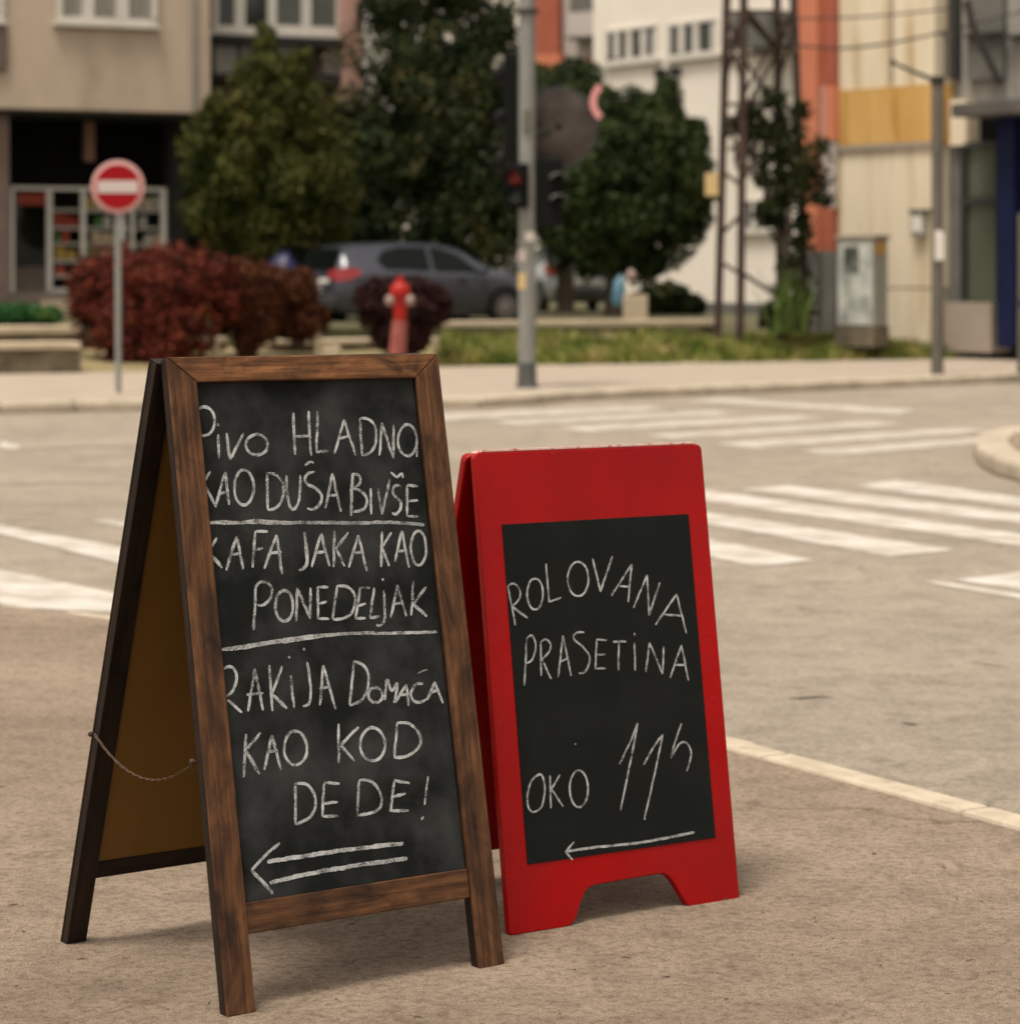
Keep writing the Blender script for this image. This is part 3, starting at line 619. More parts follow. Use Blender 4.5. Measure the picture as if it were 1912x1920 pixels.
# shopfront: white frames, shelves behind glass
mb = MB()
D = -1.65
for (x0, y0, x1, y1) in ((20, 350, 312, 357), (20, 357, 27, 572), (88, 357, 98, 548), (152, 357, 161, 548), (246, 357, 252, 548), (302, 357, 312, 548), (92, 540, 158, 549), (-420, 543, 20, 549), (161, 540, 302, 548)):
    FA.box(mb, x0, y0, x1, y1, D+0.03*(x0 % 3 == 0), D-0.06)
sf = mb.build('shopfront_frame', mat('shop_white', (0.78, 0.75, 0.70), rough=0.6), root)
mb = MB(); FA.box(mb, 28, 358, 300, 545, D-0.02, D-0.03)
gm = bpy.data.materials.new('shop_glass'); gm.use_nodes = True
gn = gm.node_tree.nodes; gl = gm.node_tree.links
g1 = gn.new('ShaderNodeBsdfTransparent'); g2 = gn.new('ShaderNodeBsdfGlossy'); g2.inputs['Roughness'].default_value = 0.05; g3 = gn.new('ShaderNodeMixShader'); g3.inputs[0].default_value = 0.06
gl.new(g1.outputs[0], g3.inputs[1]); gl.new(g2.outputs[0], g3.inputs[2]); gl.new(g3.outputs[0], gn['Material Output'].inputs['Surface'])
mb.build('pane', gm, sf)
mb = MB()
for y in (392, 425, 455, 487, 515): FA.box(mb, 100, y, 300, y+5, -1.75, -2.18)
mb.build('shelf', M['white_frame'], root)
mb = MB(); FA.box(mb, -60, 470, 20, 545, -1.66, -2.18); mb.build('brick_panel', M['orangedk'], root)
mb = MB(); FA.box(mb, 28, 500, 88, 545, -1.9, -2.18); mb.build('display_base', M['brown'], root)
mb = MB(); FA.box(mb, -1480, 549, 320, 600, D+0.25, -2.19); mb.build('plinth', M['plinth2'], root)
mb = MB(); FA.box(mb, 78, 563, 148, 590, D+0.75, D+0.26); mb.build('step', M['cap'], root, bevel=0.02)
# packets and pots on the shop shelves
pk = [('white', (0.55, 0.52, 0.46)), ('green', (0.06, 0.20, 0.05)), ('red', (0.40, 0.05, 0.03)), ('yellow', (0.50, 0.34, 0.07)), ('cream', (0.60, 0.5, 0.36))]
pm = {n: mat('packet_'+n, c, rough=0.6) for n, c in pk}
rr = random.Random(5)
for row, y in enumerate((392, 425, 455, 487, 515)):
    x = 104
    while x < 292:
        wpx = rr.uniform(12, 24); hpx = rr.uniform(14, 25)
        if rr.random() < 0.75 and not (148 < x+wpx/2 < 166):
            nm, _ = rr.choice(pk if x < 160 else [pk[0], pk[4], pk[0], pk[1], pk[4]])
            mb = MB(); FA.box(mb, x, y-hpx, x+wpx-3, y-0.3, -1.80, -2.0); c = sum(mb.v, Vector())/8
            side = 'behind the left pane' if x < 150 else 'behind the right panes'
            tag(mb.build('packet', pm[nm], loc=c, bevel=0.01), '%s packet on %s shop shelf %s' % (nm, ['the top', 'the second', 'the middle', 'the fourth', 'the lowest'][row], side), 'packet', '%s packets on %s shelf %s' % (nm, ['the top', 'the second', 'the middle', 'the fourth', 'the lowest'][row], side))
        x += wpx
# a flower pot display in the left pane
for (px, py, r, m_, lab) in ((48, 425, 17, pm['yellow'], 'round orange yellow flower bunch hanging in the left shop pane'), (63, 455, 14, M['l_green'], 'green bushy pot plant low in the left shop pane')):
    c = P(px, py, 52.4)
    o = leaves('flower_bunch' if r == 17 else 'pot_plant', m_, [bl(px, py, r, r, 52.9, 0.6)], 500, 0.07, loc=tuple(c)); tag(o, lab, 'plant')
mb = MB(); FA.box(mb, 32, 362, 86, 384, -1.78, -1.82); c = sum(mb.v, Vector())/8
tag(mb.build('banner', pm['red'], loc=c), 'red banner strip at top of the left shop pane', 'banner')

# ================================================================== WHITE BUILDING, FAR
FW = Fac(1133, 70.0, 1225, 68.03)
rw = thing('white_building', 'white rendered building with wide white windows behind the round tree', 'building', FW.pt(3, -4, 0.1))
mb = MB(); FW.box(mb, 1112, -300, 1500, 640, 0, -9); mb.build('wall', M['wallwhite'], rw)
window(FW, 1133, 50, 1228, 114, [(1155, 9), (1178, 10), (1205, 10)], 0.01, rw, 6, M['glassdark'])
window(FW, 1250, 38, 1338, 104, [(1276, 11), (1303, 11)], 0.01, rw, 6, M['glassdark'])
window(FW, 1365, 20, 1450, 92, [(1395, 10), (1425, 10)], 0.01, rw, 6, M['glassdark'])
window(FW, 1133, -180, 1228, -110, [(1165, 9), (1195, 10)], 0.01, rw, 6, M['glassdark'])
window(FW, 1250, -195, 1338, -120, [(1276, 11), (1303, 11)], 0.01, rw, 6, M['glassdark'])
window(FW, 1393, 372, 1452, 432, [(1412, 8), (1432, 8)], 0.01, rw, 5, M['glassdark'])
for a_ in ((1226, 128, 1236, 146), (1254, 126, 1262, 142)): mb = MB(); FW.box(mb, *a_, 0.25, 0.003); mb.build('wall_bracket', M['soffit'], rw)
mb = MB(); FW.box(mb, 1115, 566, 1497, 640, 0.08, 0.003); mb.build('plinth', M['plinth'], rw)
mb = MB(); FW.box(mb, 1370, 22, 1440, 88, 0.9, 0.13); mb.build('balcony_box', M['plinth'], rw)
# grey white block left of it, with brick pier
FG = Fac(1000, 74, 1115, 73)
rg = thing('grey_block', 'pale grey block with a balcony and brick pier behind the traffic pole', 'building', FG.pt(1, -3, 0.1))
mb = MB(); FG.box(mb, 1046, -300, 1120, 640, 0, -6); mb.build('wall', M['greywhite'], rg)
mb = MB(); FG.box(mb, 690, -300, 1046, 640, -0.5, -6); mb.build('rear_wall', M['wallwhite'], rg)
mb = MB(); FG.box(mb, 1003, -300, 1047, 100, 0.25, -0.49); mb.build('brick_pier', M['orangedk'], rg)
mb = MB(); FG.box(mb, 1003, 100.5, 1050, 128, 0.3, -0.49); mb.build('pier_base', M['orange'], rg)
mb = MB(); FG.box(mb, 1062, 22, 1114, 66, 0.6, 0.003); mb.build('balcony', M['greywhite'], rg)
mb = MB(); FG.box(mb, 1062, 66.5, 1114, 72, 0.62, 0.003); mb.build('balcony_edge', M['plinth'], rg)
mb = MB(); FG.box(mb, 1068, -40, 1112, 20, 0.03, 0.003); mb.build('balcony_door', M['plinth'], rg)
mb = MB(); FG.box(mb, 1100, 104, 1113, 124, 0.03, 0.003); mb.build('window', M['orangedk'], rg)

# ================================================================== RIGHT BUILDING
FR = Fac(1565, 42.0, 1750, 40.3)
rb = thing('corner_building', 'cream corner building with ochre band, orange column and blue shop pillar', 'building', FR.pt(2, -3, 0.2))
mb = MB(); FR.box(mb, 1565, -250, 1752, 163, 0, -5); mb.build('upper_wall', M['cream'], rb)
mb = MB(); FR.box(mb, 1565, 163.5, 1752, 273, 0.03, -5); mb.build('ochre_band', M['ochre'], rb)
mb = MB(); FR.box(mb, 1565, 273.5, 1752, 538, 0, -5); FR.box(mb, 1565, 540, 1750, 660, -0.01, -5); mb.build('lower_wall', M['cream'], rb)
mb = MB(); FR.box(mb, 1565, 268, 1752, 279, 0.05, 0.032); FR.box(mb, 1668, -250, 1674, 155, 0.012, 0.003); mb.build('wall_moulding', M['plinth2'], rb)
# orange column standing at the corner
mb = MB(); FR.box(mb, 1494, -250, 1531, 215, 0.2, -1.2); FR.box(mb, 1499, 215.5, 1531, 470, 0.2, -1.2); mb.build('orange_column', M['orange'], rb)
for a_ in ((1531.5, -250, 1564.5, 160), (1531.5, 389, 1562, 470)): mb = MB(); FR.box(mb, *a_, 0.1, -1.2); mb.build('brick_side', M['orangedk'], rb)
mb = MB(); FR.box(mb, 1531.5, 160, 1543, 389, 0.1, -1.2); mb.build('drain_strip', M['greywhite'], rb)
mb = MB(); FR.box(mb, 1543.5, 160, 1564.5, 262, 0.12, -1.2); mb.build('orange_panel', M['orange'], rb)
mb = MB(); FR.box(mb, 1543.5, 262.5, 1564.5, 389, 0.10, -1.2); mb.build('white_panel', M['greywhite'], rb)
mb = MB(); FR.box(mb, 1533, 470.5, 1563, 630, 0.13, -1.2); mb.build('column_foot', M['plinth'], rb)
mb = MB(); FR.box(mb, 1498, 470.5, 1532, 630, 0.22, -1.2); mb.build('column_foot', M['plinth'], rb)
# shop part to the right
mb = MB(); FR.box(mb, 1752.5, -250, 2900, 156, -0.4, -5); mb.build('upper_grey_wall', M['concrete_grey'], rb)
mb = MB(); FR.box(mb, 1752.5, 186, 2880, 720, -0.5, -5); mb.build('shop_wall', M['shopdark'], rb)
mb = MB(); FR.box(mb, 1782, 157, 2890, 185, 0.55, -0.5); mb.build('canopy', M['canopy'], rb, bevel=0.02)
mb = MB(); FR.box(mb, 1780, 186, 1812, 272, -0.2, -0.49); mb.build('door_reveal', M['cream'], rb)
mb = MB(); FR.box(mb, 1753, 268, 1800, 590, -0.3, -0.49); mb.build('shutter', M['plinth'], rb)
mb = MB(); FR.box(mb, 1804, 265, 1868, 276, -0.2, -0.49); FR.box(mb, 1806, 370, 1868, 382, -0.2, -0.49); FR.box(mb, 1803, 276, 1808, 566, -0.2, -0.49); fr = mb.build('window', M['dkgrey'], rb)
mb = MB(); FR.box(mb, 1808.5, 276.5, 1866, 369.5, -0.28, -0.489); mb.build('pane', M['glassgreen'], fr)
mb = MB(); FR.box(mb, 1808.5, 382.5, 1866, 566, -0.28, -0.489); mb.build('pane', M['glassgreen'], fr)
mb = MB(); FR.box(mb, 1768, 567, 1858, 660, -0.05, -0.488); mb.build('plinth', M['plinth2'], rb)
mb = MB(); FR.box(mb, 1868, 187, 1900, 650, 0.1, -0.487); mb.build('blue_pillar', M['blue'], rb, bevel=0.015)
mb = MB(); FR.box(mb, 1902, 187, 2000, 650, -0.1, -0.486); mb.build('door', M['dkgrey'], rb)
mb = MB(); FR.box(mb, 1812, -200, 1880, 148, -0.3, -0.399); mb.build('upper_window', M['plinth'], rb)
mb = MB(); FR.box(mb, 1778, -200, 1790, 148, -0.25, -0.399); FR.box(mb, 1880, 60, 2000, 66, -0.2, -0.399); FR.box(mb, 1806, 60, 1880, 66, -0.2, -0.299); mb.build('balcony_rail', M['dkgrey'], rb)
mb = MB(); mb.tube([P(1812, 0, 39.6), P(1822, 45, 39.6), P(1862, 130, 39.5), P(1876, 158, 39.5)], 0.055, 8); mb.build('canopy_brace', M['cable'], rb, smooth=True)
for xw in (2060, 2260, 2460, 2660):
    window(FR, xw, 200, xw+160, 640, [(xw+80, 10)], -0.49, rb, 9, M['glassgreen'], M['dkgrey'], sill=False)
    window(FR, xw+10, -120, xw+150, 60, [(xw+80, 10)], -0.39, rb, 9, M['glassdark'])
# meter box on the cream wall
mb = MB(); FR.box(mb, 1706, 398, 1730, 442, 0.12, 0.003); o = mb.build('meter_box', M['cabinet'], loc=FR.pt(FR.st(1718, 420)[0], 0, FR.st(1718, 442)[1]), bevel=0.01); tag(o, 'small grey meter box fixed on the cream wall', 'meter box')
mb = MB(); FR.box(mb, 1709, 404, 1727, 434, 0.135, 0.121); mb.build('door', M['white'], o)
mb = MB(); FR.box(mb, 1703, 392, 1733, 398, 0.15, 0.003); mb.build('hood', M['plinth'], o)
# utility cabinet with torn posters
cb = thing('utility_cabinet', 'grey street cabinet with torn pale posters by the orange column', 'cabinet', P(1620, 645, 39.7))
def foot(pts): return [(((px-CX)*Z/F), Z) for px, Z in pts]
fa = foot([(1569, 39.75), (1637, 39.2), (1664, 39.75), (1597, 40.3)]); zc = lambda py: CH+(HY-py)*39.4/F
def grow(q, k): c = (sum(p[0] for p in q)/4, sum(p[1] for p in q)/4); return [(c[0]+(p[0]-c[0])*k, c[1]+(p[1]-c[1])*k) for p in q]
mb = MB(); mb.prism(fa, zc(612), zc(448)); mb.build('body', M['cabinet'], cb, bevel=0.015)
mb = MB(); mb.prism(grow(fa, 1.10), zc(447.7), zc(440)); mb.build('lid', M['plinth2'], cb, bevel=0.01)
mb = MB(); mb.prism(grow(fa, 1.05), zc(650), zc(612.3)); mb.build('base', M['stone'], cb)
def panel_on(a, b, s0, s1, y0, y1, nm, m, t=0.008):
    a, b = Vector(a+(0,)), Vector(b+(0,)); u = (b-a).normalized(); n = Vector((u.y, -u.x, 0)); p, q = a.lerp(b, s0)+n*0.002, a.lerp(b, s1)+n*0.002; p2, q2 = p+n*t, q+n*t
    mbp = MB(); mbp.hexa([Vector((v.x, v.y, zc(y1))) for v in (p2, q2, q, p)] + [Vector((v.x, v.y, zc(y0))) for v in (p2, q2, q, p)]); return mbp.build(nm, m, cb)
panel_on(fa[0], fa[1], 0.06, 0.96, 456, 608, 'poster', M['poster'])
panel_on(fa[0], fa[1], 0.20, 0.62, 462, 512, 'poster', M['poster_dark'], 0.012)
panel_on(fa[1], fa[2], 0.12, 0.85, 452, 478, 'sticker', M['ochre'])

# ================================================================== LATTICE TOWER
def tower():
    Zb = 40.0; gz = 0.1
    root = thing('lattice_tower', 'rusty steel lattice power tower overgrown with ivy', 'tower', P(1425, 640, Zb+0.5))
    legs = {}
    # leg: foot pixel, top pixel (above frame) and depth
    spec = {'fl': ((1346, 632), (1366, -120), 39.7), 'fr': ((1388, 640), (1396, -120), 39.2), 'br': ((1464, 632), (1456, -120), 40.4), 'rr': ((1512, 628), (1484, -120), 40.0)}
    for k, (f, t, Z) in spec.items():
        a = P(f[0], f[1], Z); b = P(t[0], t[1], Z); legs[k] = (a, b); mb = MB()
        d = (b-a).normalized(); x = Vector((1, 0, 0)); wd = 0.115
        for (ox, oy, sx, sy) in ((0, 0, wd, 0.012), (-wd/2+0.006, wd/2+0.008, 0.012, wd)):
            c = [Vector((ox-sx/2, oy-sy/2, 0)), Vector((ox+sx/2, oy-sy/2, 0)), Vector((ox+sx/2, oy+sy/2, 0)), Vector((ox-sx/2, oy+sy/2, 0))]
            mb.hexa([a+q for q in c] + [b+q for q in c])
        mb.build('leg', M['rust'], root)
    def on(k, py):
        a, b = legs[k]; 
        za = CH+(HY-py)*a.y/F; t = (za-a.z)/(b.z-a.z); return a.lerp(b, t)
    for (k1, y1, k2, y2) in (('fr', 10, 'br', 95), ('fr', 180, 'br', 60), ('fl', 60, 'fr', 160), ('fl', 150, 'fr', 30), ('fr', 210, 'br', 95), ('fr', 110, 'br', 205), ('br', 20, 'rr', 100), ('br', 150, 'rr', 50),
                             ('fl', 205, 'fr', 310), ('fl', 320, 'fr', 350), ('fl', 490, 'fr', 515), ('fr', 510, 'br', 560), ('fr', 340, 'br', 240), ('br', 260, 'rr', 340), ('fr', -40, 'br', -100), ('fl', -10, 'fr', -90), ('fl', 440, 'fr', 400), ('br', 440, 'rr', 520)):
        mb = MB(); p = on(k1, y1)+Vector((0, -0.02, 0)); q = on(k2, y2)+Vector((0, -0.02, 0)); mb.tube([p, q], 0.03, 6); mb.build('brace', M['rust'], root)
    for (k1, y1, k2, y2) in (('fl', 30, 'fr', 100), ('fl', 100, 'fr', 30), ('br', 90, 'rr', 10), ('br', 10, 'rr', 90), ('fr', 25, 'br', 95), ('fr', 300, 'br', 215), ('fl', 250, 'fr', 200), ('br', 170, 'rr', 230)):
        mb = MB(); mb.tube([on(k1, y1)+Vector((0, 0.03, 0)), on(k2, y2)+Vector((0, 0.03, 0))], 0.034, 6); mb.build('brace', M['rust'], root)
    for (k1, k2, y) in (('fr', 'br', 100), ('fl', 'fr', 105), ('br', 'rr', 85), ('fr', 'br', 20), ('fl', 'fr', 22), ('fr', 'br', 190), ('fl', 'fr', 195)):
        mb = MB(); mb.tube([on(k1, y), on(k2, y)], 0.028, 6); mb.build('brace', M['rust'], root)
    mb = MB(); mb.box(P(1334, 345, 39.4), (0.20, 0.03, 0.34)); o = mb.build('warning_plate', M['yellow'], root)
    return root, legs
tw, twlegs = tower()
iv = thing('ivy', 'dark ivy climbing over the right legs of the lattice tower', 'climbing plant', P(1460, 630, 39.9))
leaves('foliage', M['l_ivy'], [bl(1465, 250, 38, 60, 39.9, 0.7), bl(1420, 240, 45, 40, 39.7, 0.6), bl(1485, 330, 50, 80, 39.9, 0.6), bl(1430, 320, 30, 50, 39.8, 0.6), bl(1535, 275, 24, 18, 39.7, 0.8), bl(1545, 375, 28, 18, 39.7, 0.8),
    bl(1500, 430, 34, 60, 39.9, 0.6), bl(1470, 420, 22, 60, 40.0, 0.6), bl(1480, 520, 28, 70, 39.9, 0.6), bl(1395, 285, 20, 30, 39.6, 0.6), bl(1505, 205, 22, 22, 39.9, 0.7), bl(1400, 215, 34, 28, 39.6, 0.7), bl(1450, 190, 30, 26, 39.8, 0.7), bl(1445, 400, 40, 46, 39.8, 0.6), bl(1500, 560, 34, 60, 39.9, 0.6), bl(1475, 590, 44, 40, 39.6, 0.6), bl(1440, 600, 22, 30, 39.6, 0.6), bl(1375, 240, 20, 24, 39.6, 0.6), bl(1520, 330, 36, 40, 39.8, 0.6)], 14000, 0.055, iv, lump=0.7, shell=1.0, cell=0.35, gaps=0.34)
mb = MB(); mb.tube([P(1467, 636, 39.85), P(1470, 500, 39.85), P(1480, 380, 39.85), P(1500, 300, 39.85)], [0.06, 0.05, 0.035, 0.02], 7); mb.tube([P(1470, 480, 39.85), P(1430, 330, 39.75), P(1400, 270, 39.6)], [0.04, 0.025, 0.012], 6); mb.build('stem', M['bark'], iv)
# yucca-like clump at the tower's foot
yc = thing('yucca', 'tall spiky green plant at the foot of the tower', 'plant', P(1480, 625, 39.0))
V = []; Tt = []; mbv = MB(); rr = random.Random(8)
blades = MB()
for i in range(48):
    b = P(1470+rr.uniform(-26, 42), 625, 39.0+rr.uniform(-0.25, 0.25)); an = rr.uniform(0, 6.28); ln = rr.uniform(0.5, 1.15); tilt = rr.uniform(0.05, 0.45)
    dv = Vector((math.cos(an)*tilt, math.sin(an)*tilt, 1)).normalized(); sd = Vector((-math.sin(an), math.cos(an), 0))*0.024
    m1 = b+dv*ln*0.5; e = b+dv*ln + Vector((math.cos(an), math.sin(an), -0.3))*ln*0.15
    blades.add([b-sd*0.7, b+sd*0.7, m1+sd, m1-sd, e], [(0, 1, 2, 3), (3, 2, 4)])
o = blades.build('blades', M['l_yucca'], yc, fix=False)
at = o.data.attributes.new('tint', 'FLOAT', 'FACE'); at.data.foreach_set('value', np.repeat(RNG.random(48), 2).astype(np.float32))

# ================================================================== TREES AND BUSHES
def tree(name, label, cat, base, trunk_pts, trunk_r, crownargs, limbs=(), **kw):
    root = thing(name, label, cat, base, kw.pop('group', None)); mb = MB(); mb.tube(trunk_pts, trunk_r, 10)
    for l, r_ in limbs: mb.tube(l, r_, 7)
    mb.build('trunk', M['bark'], root, smooth=True)
    leaves('crown', crownargs[0], crownargs[1], crownargs[2], crownargs[3], root, **kw); return root
tree('thuja_tree', 'olive green cone shaped thuja left of the grey car', 'tree', P(500, 600, 47.5), [P(500, 606, 47.5), P(498, 450, 47.5), P(495, 200, 47.5), P(497, 90, 47.5)], [0.16, 0.13, 0.07, 0.02],
     (M['l_thuja'], [bl(497, 88, 26, 46, 47.4, 1), bl(500, 140, 60, 60, 47.4, 1), bl(520, 200, 95, 75, 47.4, 1), bl(490, 270, 125, 80, 47.4, 0.9), bl(420, 330, 72, 110, 47.1, 0.9), bl(520, 350, 120, 95, 47.4, 0.9), bl(470, 420, 90, 70, 47.3, 0.9), bl(385, 270, 42, 70, 46.9, 0.9), bl(375, 400, 36, 60, 46.9, 0.9), bl(590, 320, 70, 110, 47.5, 0.9), bl(625, 400, 45, 60, 47.6, 0.9), bl(400, 210, 24, 36, 46.8, 0.9), bl(440, 230, 40, 40, 47, 0.9), bl(560, 130, 26, 50, 47.4, 0.9), bl(360, 330, 24, 50, 46.8, 0.9)], 64000, 0.056),
     limbs=[([P(499, 400, 47.5), P(430, 330, 47.3)], [0.06, 0.02]), ([P(498, 350, 47.5), P(560, 270, 47.5)], [0.06, 0.02])], lump=0.55, shell=0.8, cell=0.45, droop=True, gaps=0.10)
tree('conifer_tree', 'tall dark conifer with brown patches behind the grey car', 'tree', P(800, 602, 50.5), [P(800, 606, 50.5), P(800, 400, 50.5), P(805, 100, 50.5), P(810, -150, 50.5)], [0.26, 0.22, 0.14, 0.05],
     (M['l_dark'], [bl(700, 330, 95, 140, 50.2, 0.8), bl(800, 250, 140, 150, 50.5, 0.8), bl(880, 330, 110, 150, 50.2, 0.8), bl(760, 130, 105, 90, 50.4, 0.8), bl(860, 110, 90, 95, 50.5, 0.8), bl(745, 20, 85, 60, 50.4, 0.8), bl(850, -10, 80, 70, 50.5, 0.8), bl(690, 430, 80, 70, 50, 0.8), bl(830, 440, 130, 70, 50, 0.8), bl(940, 430, 60, 90, 50, 0.8), bl(650, 240, 40, 60, 50.1, 0.8), bl(800, -130, 90, 90, 50.4, 0.8), bl(930, 180, 60, 90, 50.5, 0.8), bl(935, 55, 45, 75, 50.5, 0.8)], 90000, 0.066),
     limbs=[([P(800, 380, 50.5), P(700, 320, 50.2)], [0.08, 0.02]), ([P(801, 300, 50.5), P(900, 260, 50.3)], [0.08, 0.02]), ([P(803, 200, 50.5), P(720, 120, 50.4)], [0.07, 0.02])], lump=0.6, shell=0.9, cell=0.7, gaps=0.18, droop=True)
tree('round_tree', 'dark round crowned tree right of the traffic pole', 'tree', P(1150, 600, 50.0), [P(1150, 604, 50.0), P(1152, 520, 50), P(1165, 400, 50.0), P(1175, 250, 50)], [0.20, 0.17, 0.12, 0.04],
     (M['l_round'], [bl(1245, 215, 50, 55, 49.9, 0.9), bl(1190, 290, 115, 105, 50, 0.8), bl(1265, 310, 72, 110, 49.8, 0.8), bl(1120, 360, 100, 130, 50, 0.8), bl(1230, 410, 100, 75, 49.8, 0.8), bl(1060, 420, 60, 110, 50.1, 0.8), bl(1150, 470, 110, 55, 50, 0.8), bl(1180, 215, 60, 60, 50.0, 0.8), bl(1290, 400, 45, 60, 49.8, 0.8), bl(1300, 250, 34, 40, 49.8, 0.8), bl(1215, 490, 60, 36, 50, 0.8), bl(1248, 165, 28, 26, 49.9, 0.9), bl(1320, 340, 22, 46, 49.8, 0.8)], 72000, 0.064),
     limbs=[([P(1155, 500, 50), P(1090, 420, 50)], [0.09, 0.03]), ([P(1160, 450, 50), P(1250, 360, 49.9)], [0.09, 0.03]), ([P(1168, 380, 50), P(1200, 260, 50)], [0.06, 0.02])], lump=0.55, shell=0.85, cell=0.6, gaps=0.12)
tree('juniper_tree', 'dark green tree top showing above the traffic mirror', 'tree', P(1060, 600, 54.0), [P(1060, 606, 54), P(1060, 300, 54), P(1062, 140, 54)], [0.2, 0.14, 0.04],
     (M['l_round'], [bl(1075, 150, 60, 42, 54, 0.9), bl(1040, 220, 80, 90, 54, 0.9), bl(1110, 185, 45, 40, 54, 0.9), bl(1040, 350, 90, 110, 54, 0.8), bl(1000, 250, 50, 120, 54, 0.8)], 24000, 0.075), lump=0.35, shell=0.8, cell=0.6)
def bush(label, blobs, n, size, m, base, name='barberry_bush', **kw):
    root = thing(name, label, 'bush', base, kw.pop('group', None))
    mb = MB(); rr = random.Random(len(label))
    c0 = Vector(base)
    for b in blobs[:4]:
        for k in range(3):
            c = Vector(b[0]); e = c + Vector((rr.uniform(-.5, .5)*b[1][0], rr.uniform(-.3, .3)*b[1][1], 0.3*b[1][2])); mb.tube([c0+Vector((rr.uniform(-.1, .1), 0, 0)), (c0+e)/2+Vector((0, 0, 0.1)), e], [0.035, 0.025, 0.01], 6)
    mb.build('stem', M['bark'], root)
    leaves('foliage', m, blobs, n, size, root, **kw); return root
bush('big clipped dark red bush behind the no entry sign pole', [bl(215, 525, 85, 62, 36.4, 0.9), bl(315, 540, 105, 82, 36.4, 0.9), bl(230, 600, 85, 75, 36.3, 0.9), bl(330, 615, 80, 62, 36.3, 0.9), bl(290, 500, 60, 40, 36.4, 0.9), bl(385, 530, 40, 55, 36.5, 0.9), bl(270, 660, 80, 42, 36.2, 0.9), bl(410, 515, 48, 40, 36.7, 0.9), bl(170, 560, 45, 60, 36.3, 0.9), bl(420, 560, 40, 50, 36.7, 0.9)],
     36000, 0.040, M['l_red'], P(270, 700, 36.2), lump=0.38, shell=0.6, cell=0.24)
bush('reddish brown bush on thin stems between two red bushes', [bl(450, 545, 60, 58, 37.0, 0.9), bl(500, 540, 45, 48, 37.0, 0.9), bl(490, 600, 40, 45, 37, 0.8), bl(430, 590, 40, 40, 37, 0.8), bl(462, 640, 26, 40, 37, 0.8)],
     12000, 0.045, M['l_redbr'], P(465, 690, 37.0), lump=0.28, shell=0.7, cell=0.25)
bush('low dull red bush beside the rear of the grey car', [bl(555, 545, 45, 42, 37.6, 0.9), bl(575, 600, 42, 42, 37.6, 0.9), bl(540, 600, 30, 40, 37.6, 0.9)],
     7000, 0.045, M['l_redbr'], P(560, 655, 37.6), lump=0.28, shell=0.6, cell=0.25)
bush('dark wine coloured round bush behind the red hydrant', [bl(757, 578, 88, 62, 36.8, 0.9), bl(755, 625, 62, 48, 36.8, 0.9), bl(715, 560, 50, 42, 36.8, 0.9), bl(805, 570, 45, 45, 36.8, 0.9)],
     17000, 0.042, M['l_wine'], P(757, 690, 36.8), lump=0.22, shell=0.6, cell=0.2)
bush('dark low hedge behind the pale concrete block near the round tree', [bl(1240, 560, 60, 30, 52.5, 0.9), bl(1290, 572, 40, 24, 52.5, 0.9), bl(1200, 572, 50, 26, 52.5, 0.9)], 7000, 0.09, M['l_dark'], P(1170, 598, 52.5), name='hedge', lump=0.3, shell=0.8, cell=0.4)
bush('bright green low hedge plant on the upper left wall', [bl(20, 588, 70, 20, 37.4, 0.9), bl(75, 590, 45, 17, 37.4, 0.9), bl(-60, 586, 60, 20, 37.4, 0.9)], 6500, 0.05, M['l_green'], P(30, 612, 37.4), name='hedge_plant', lump=0.35, shell=0.8, cell=0.25)

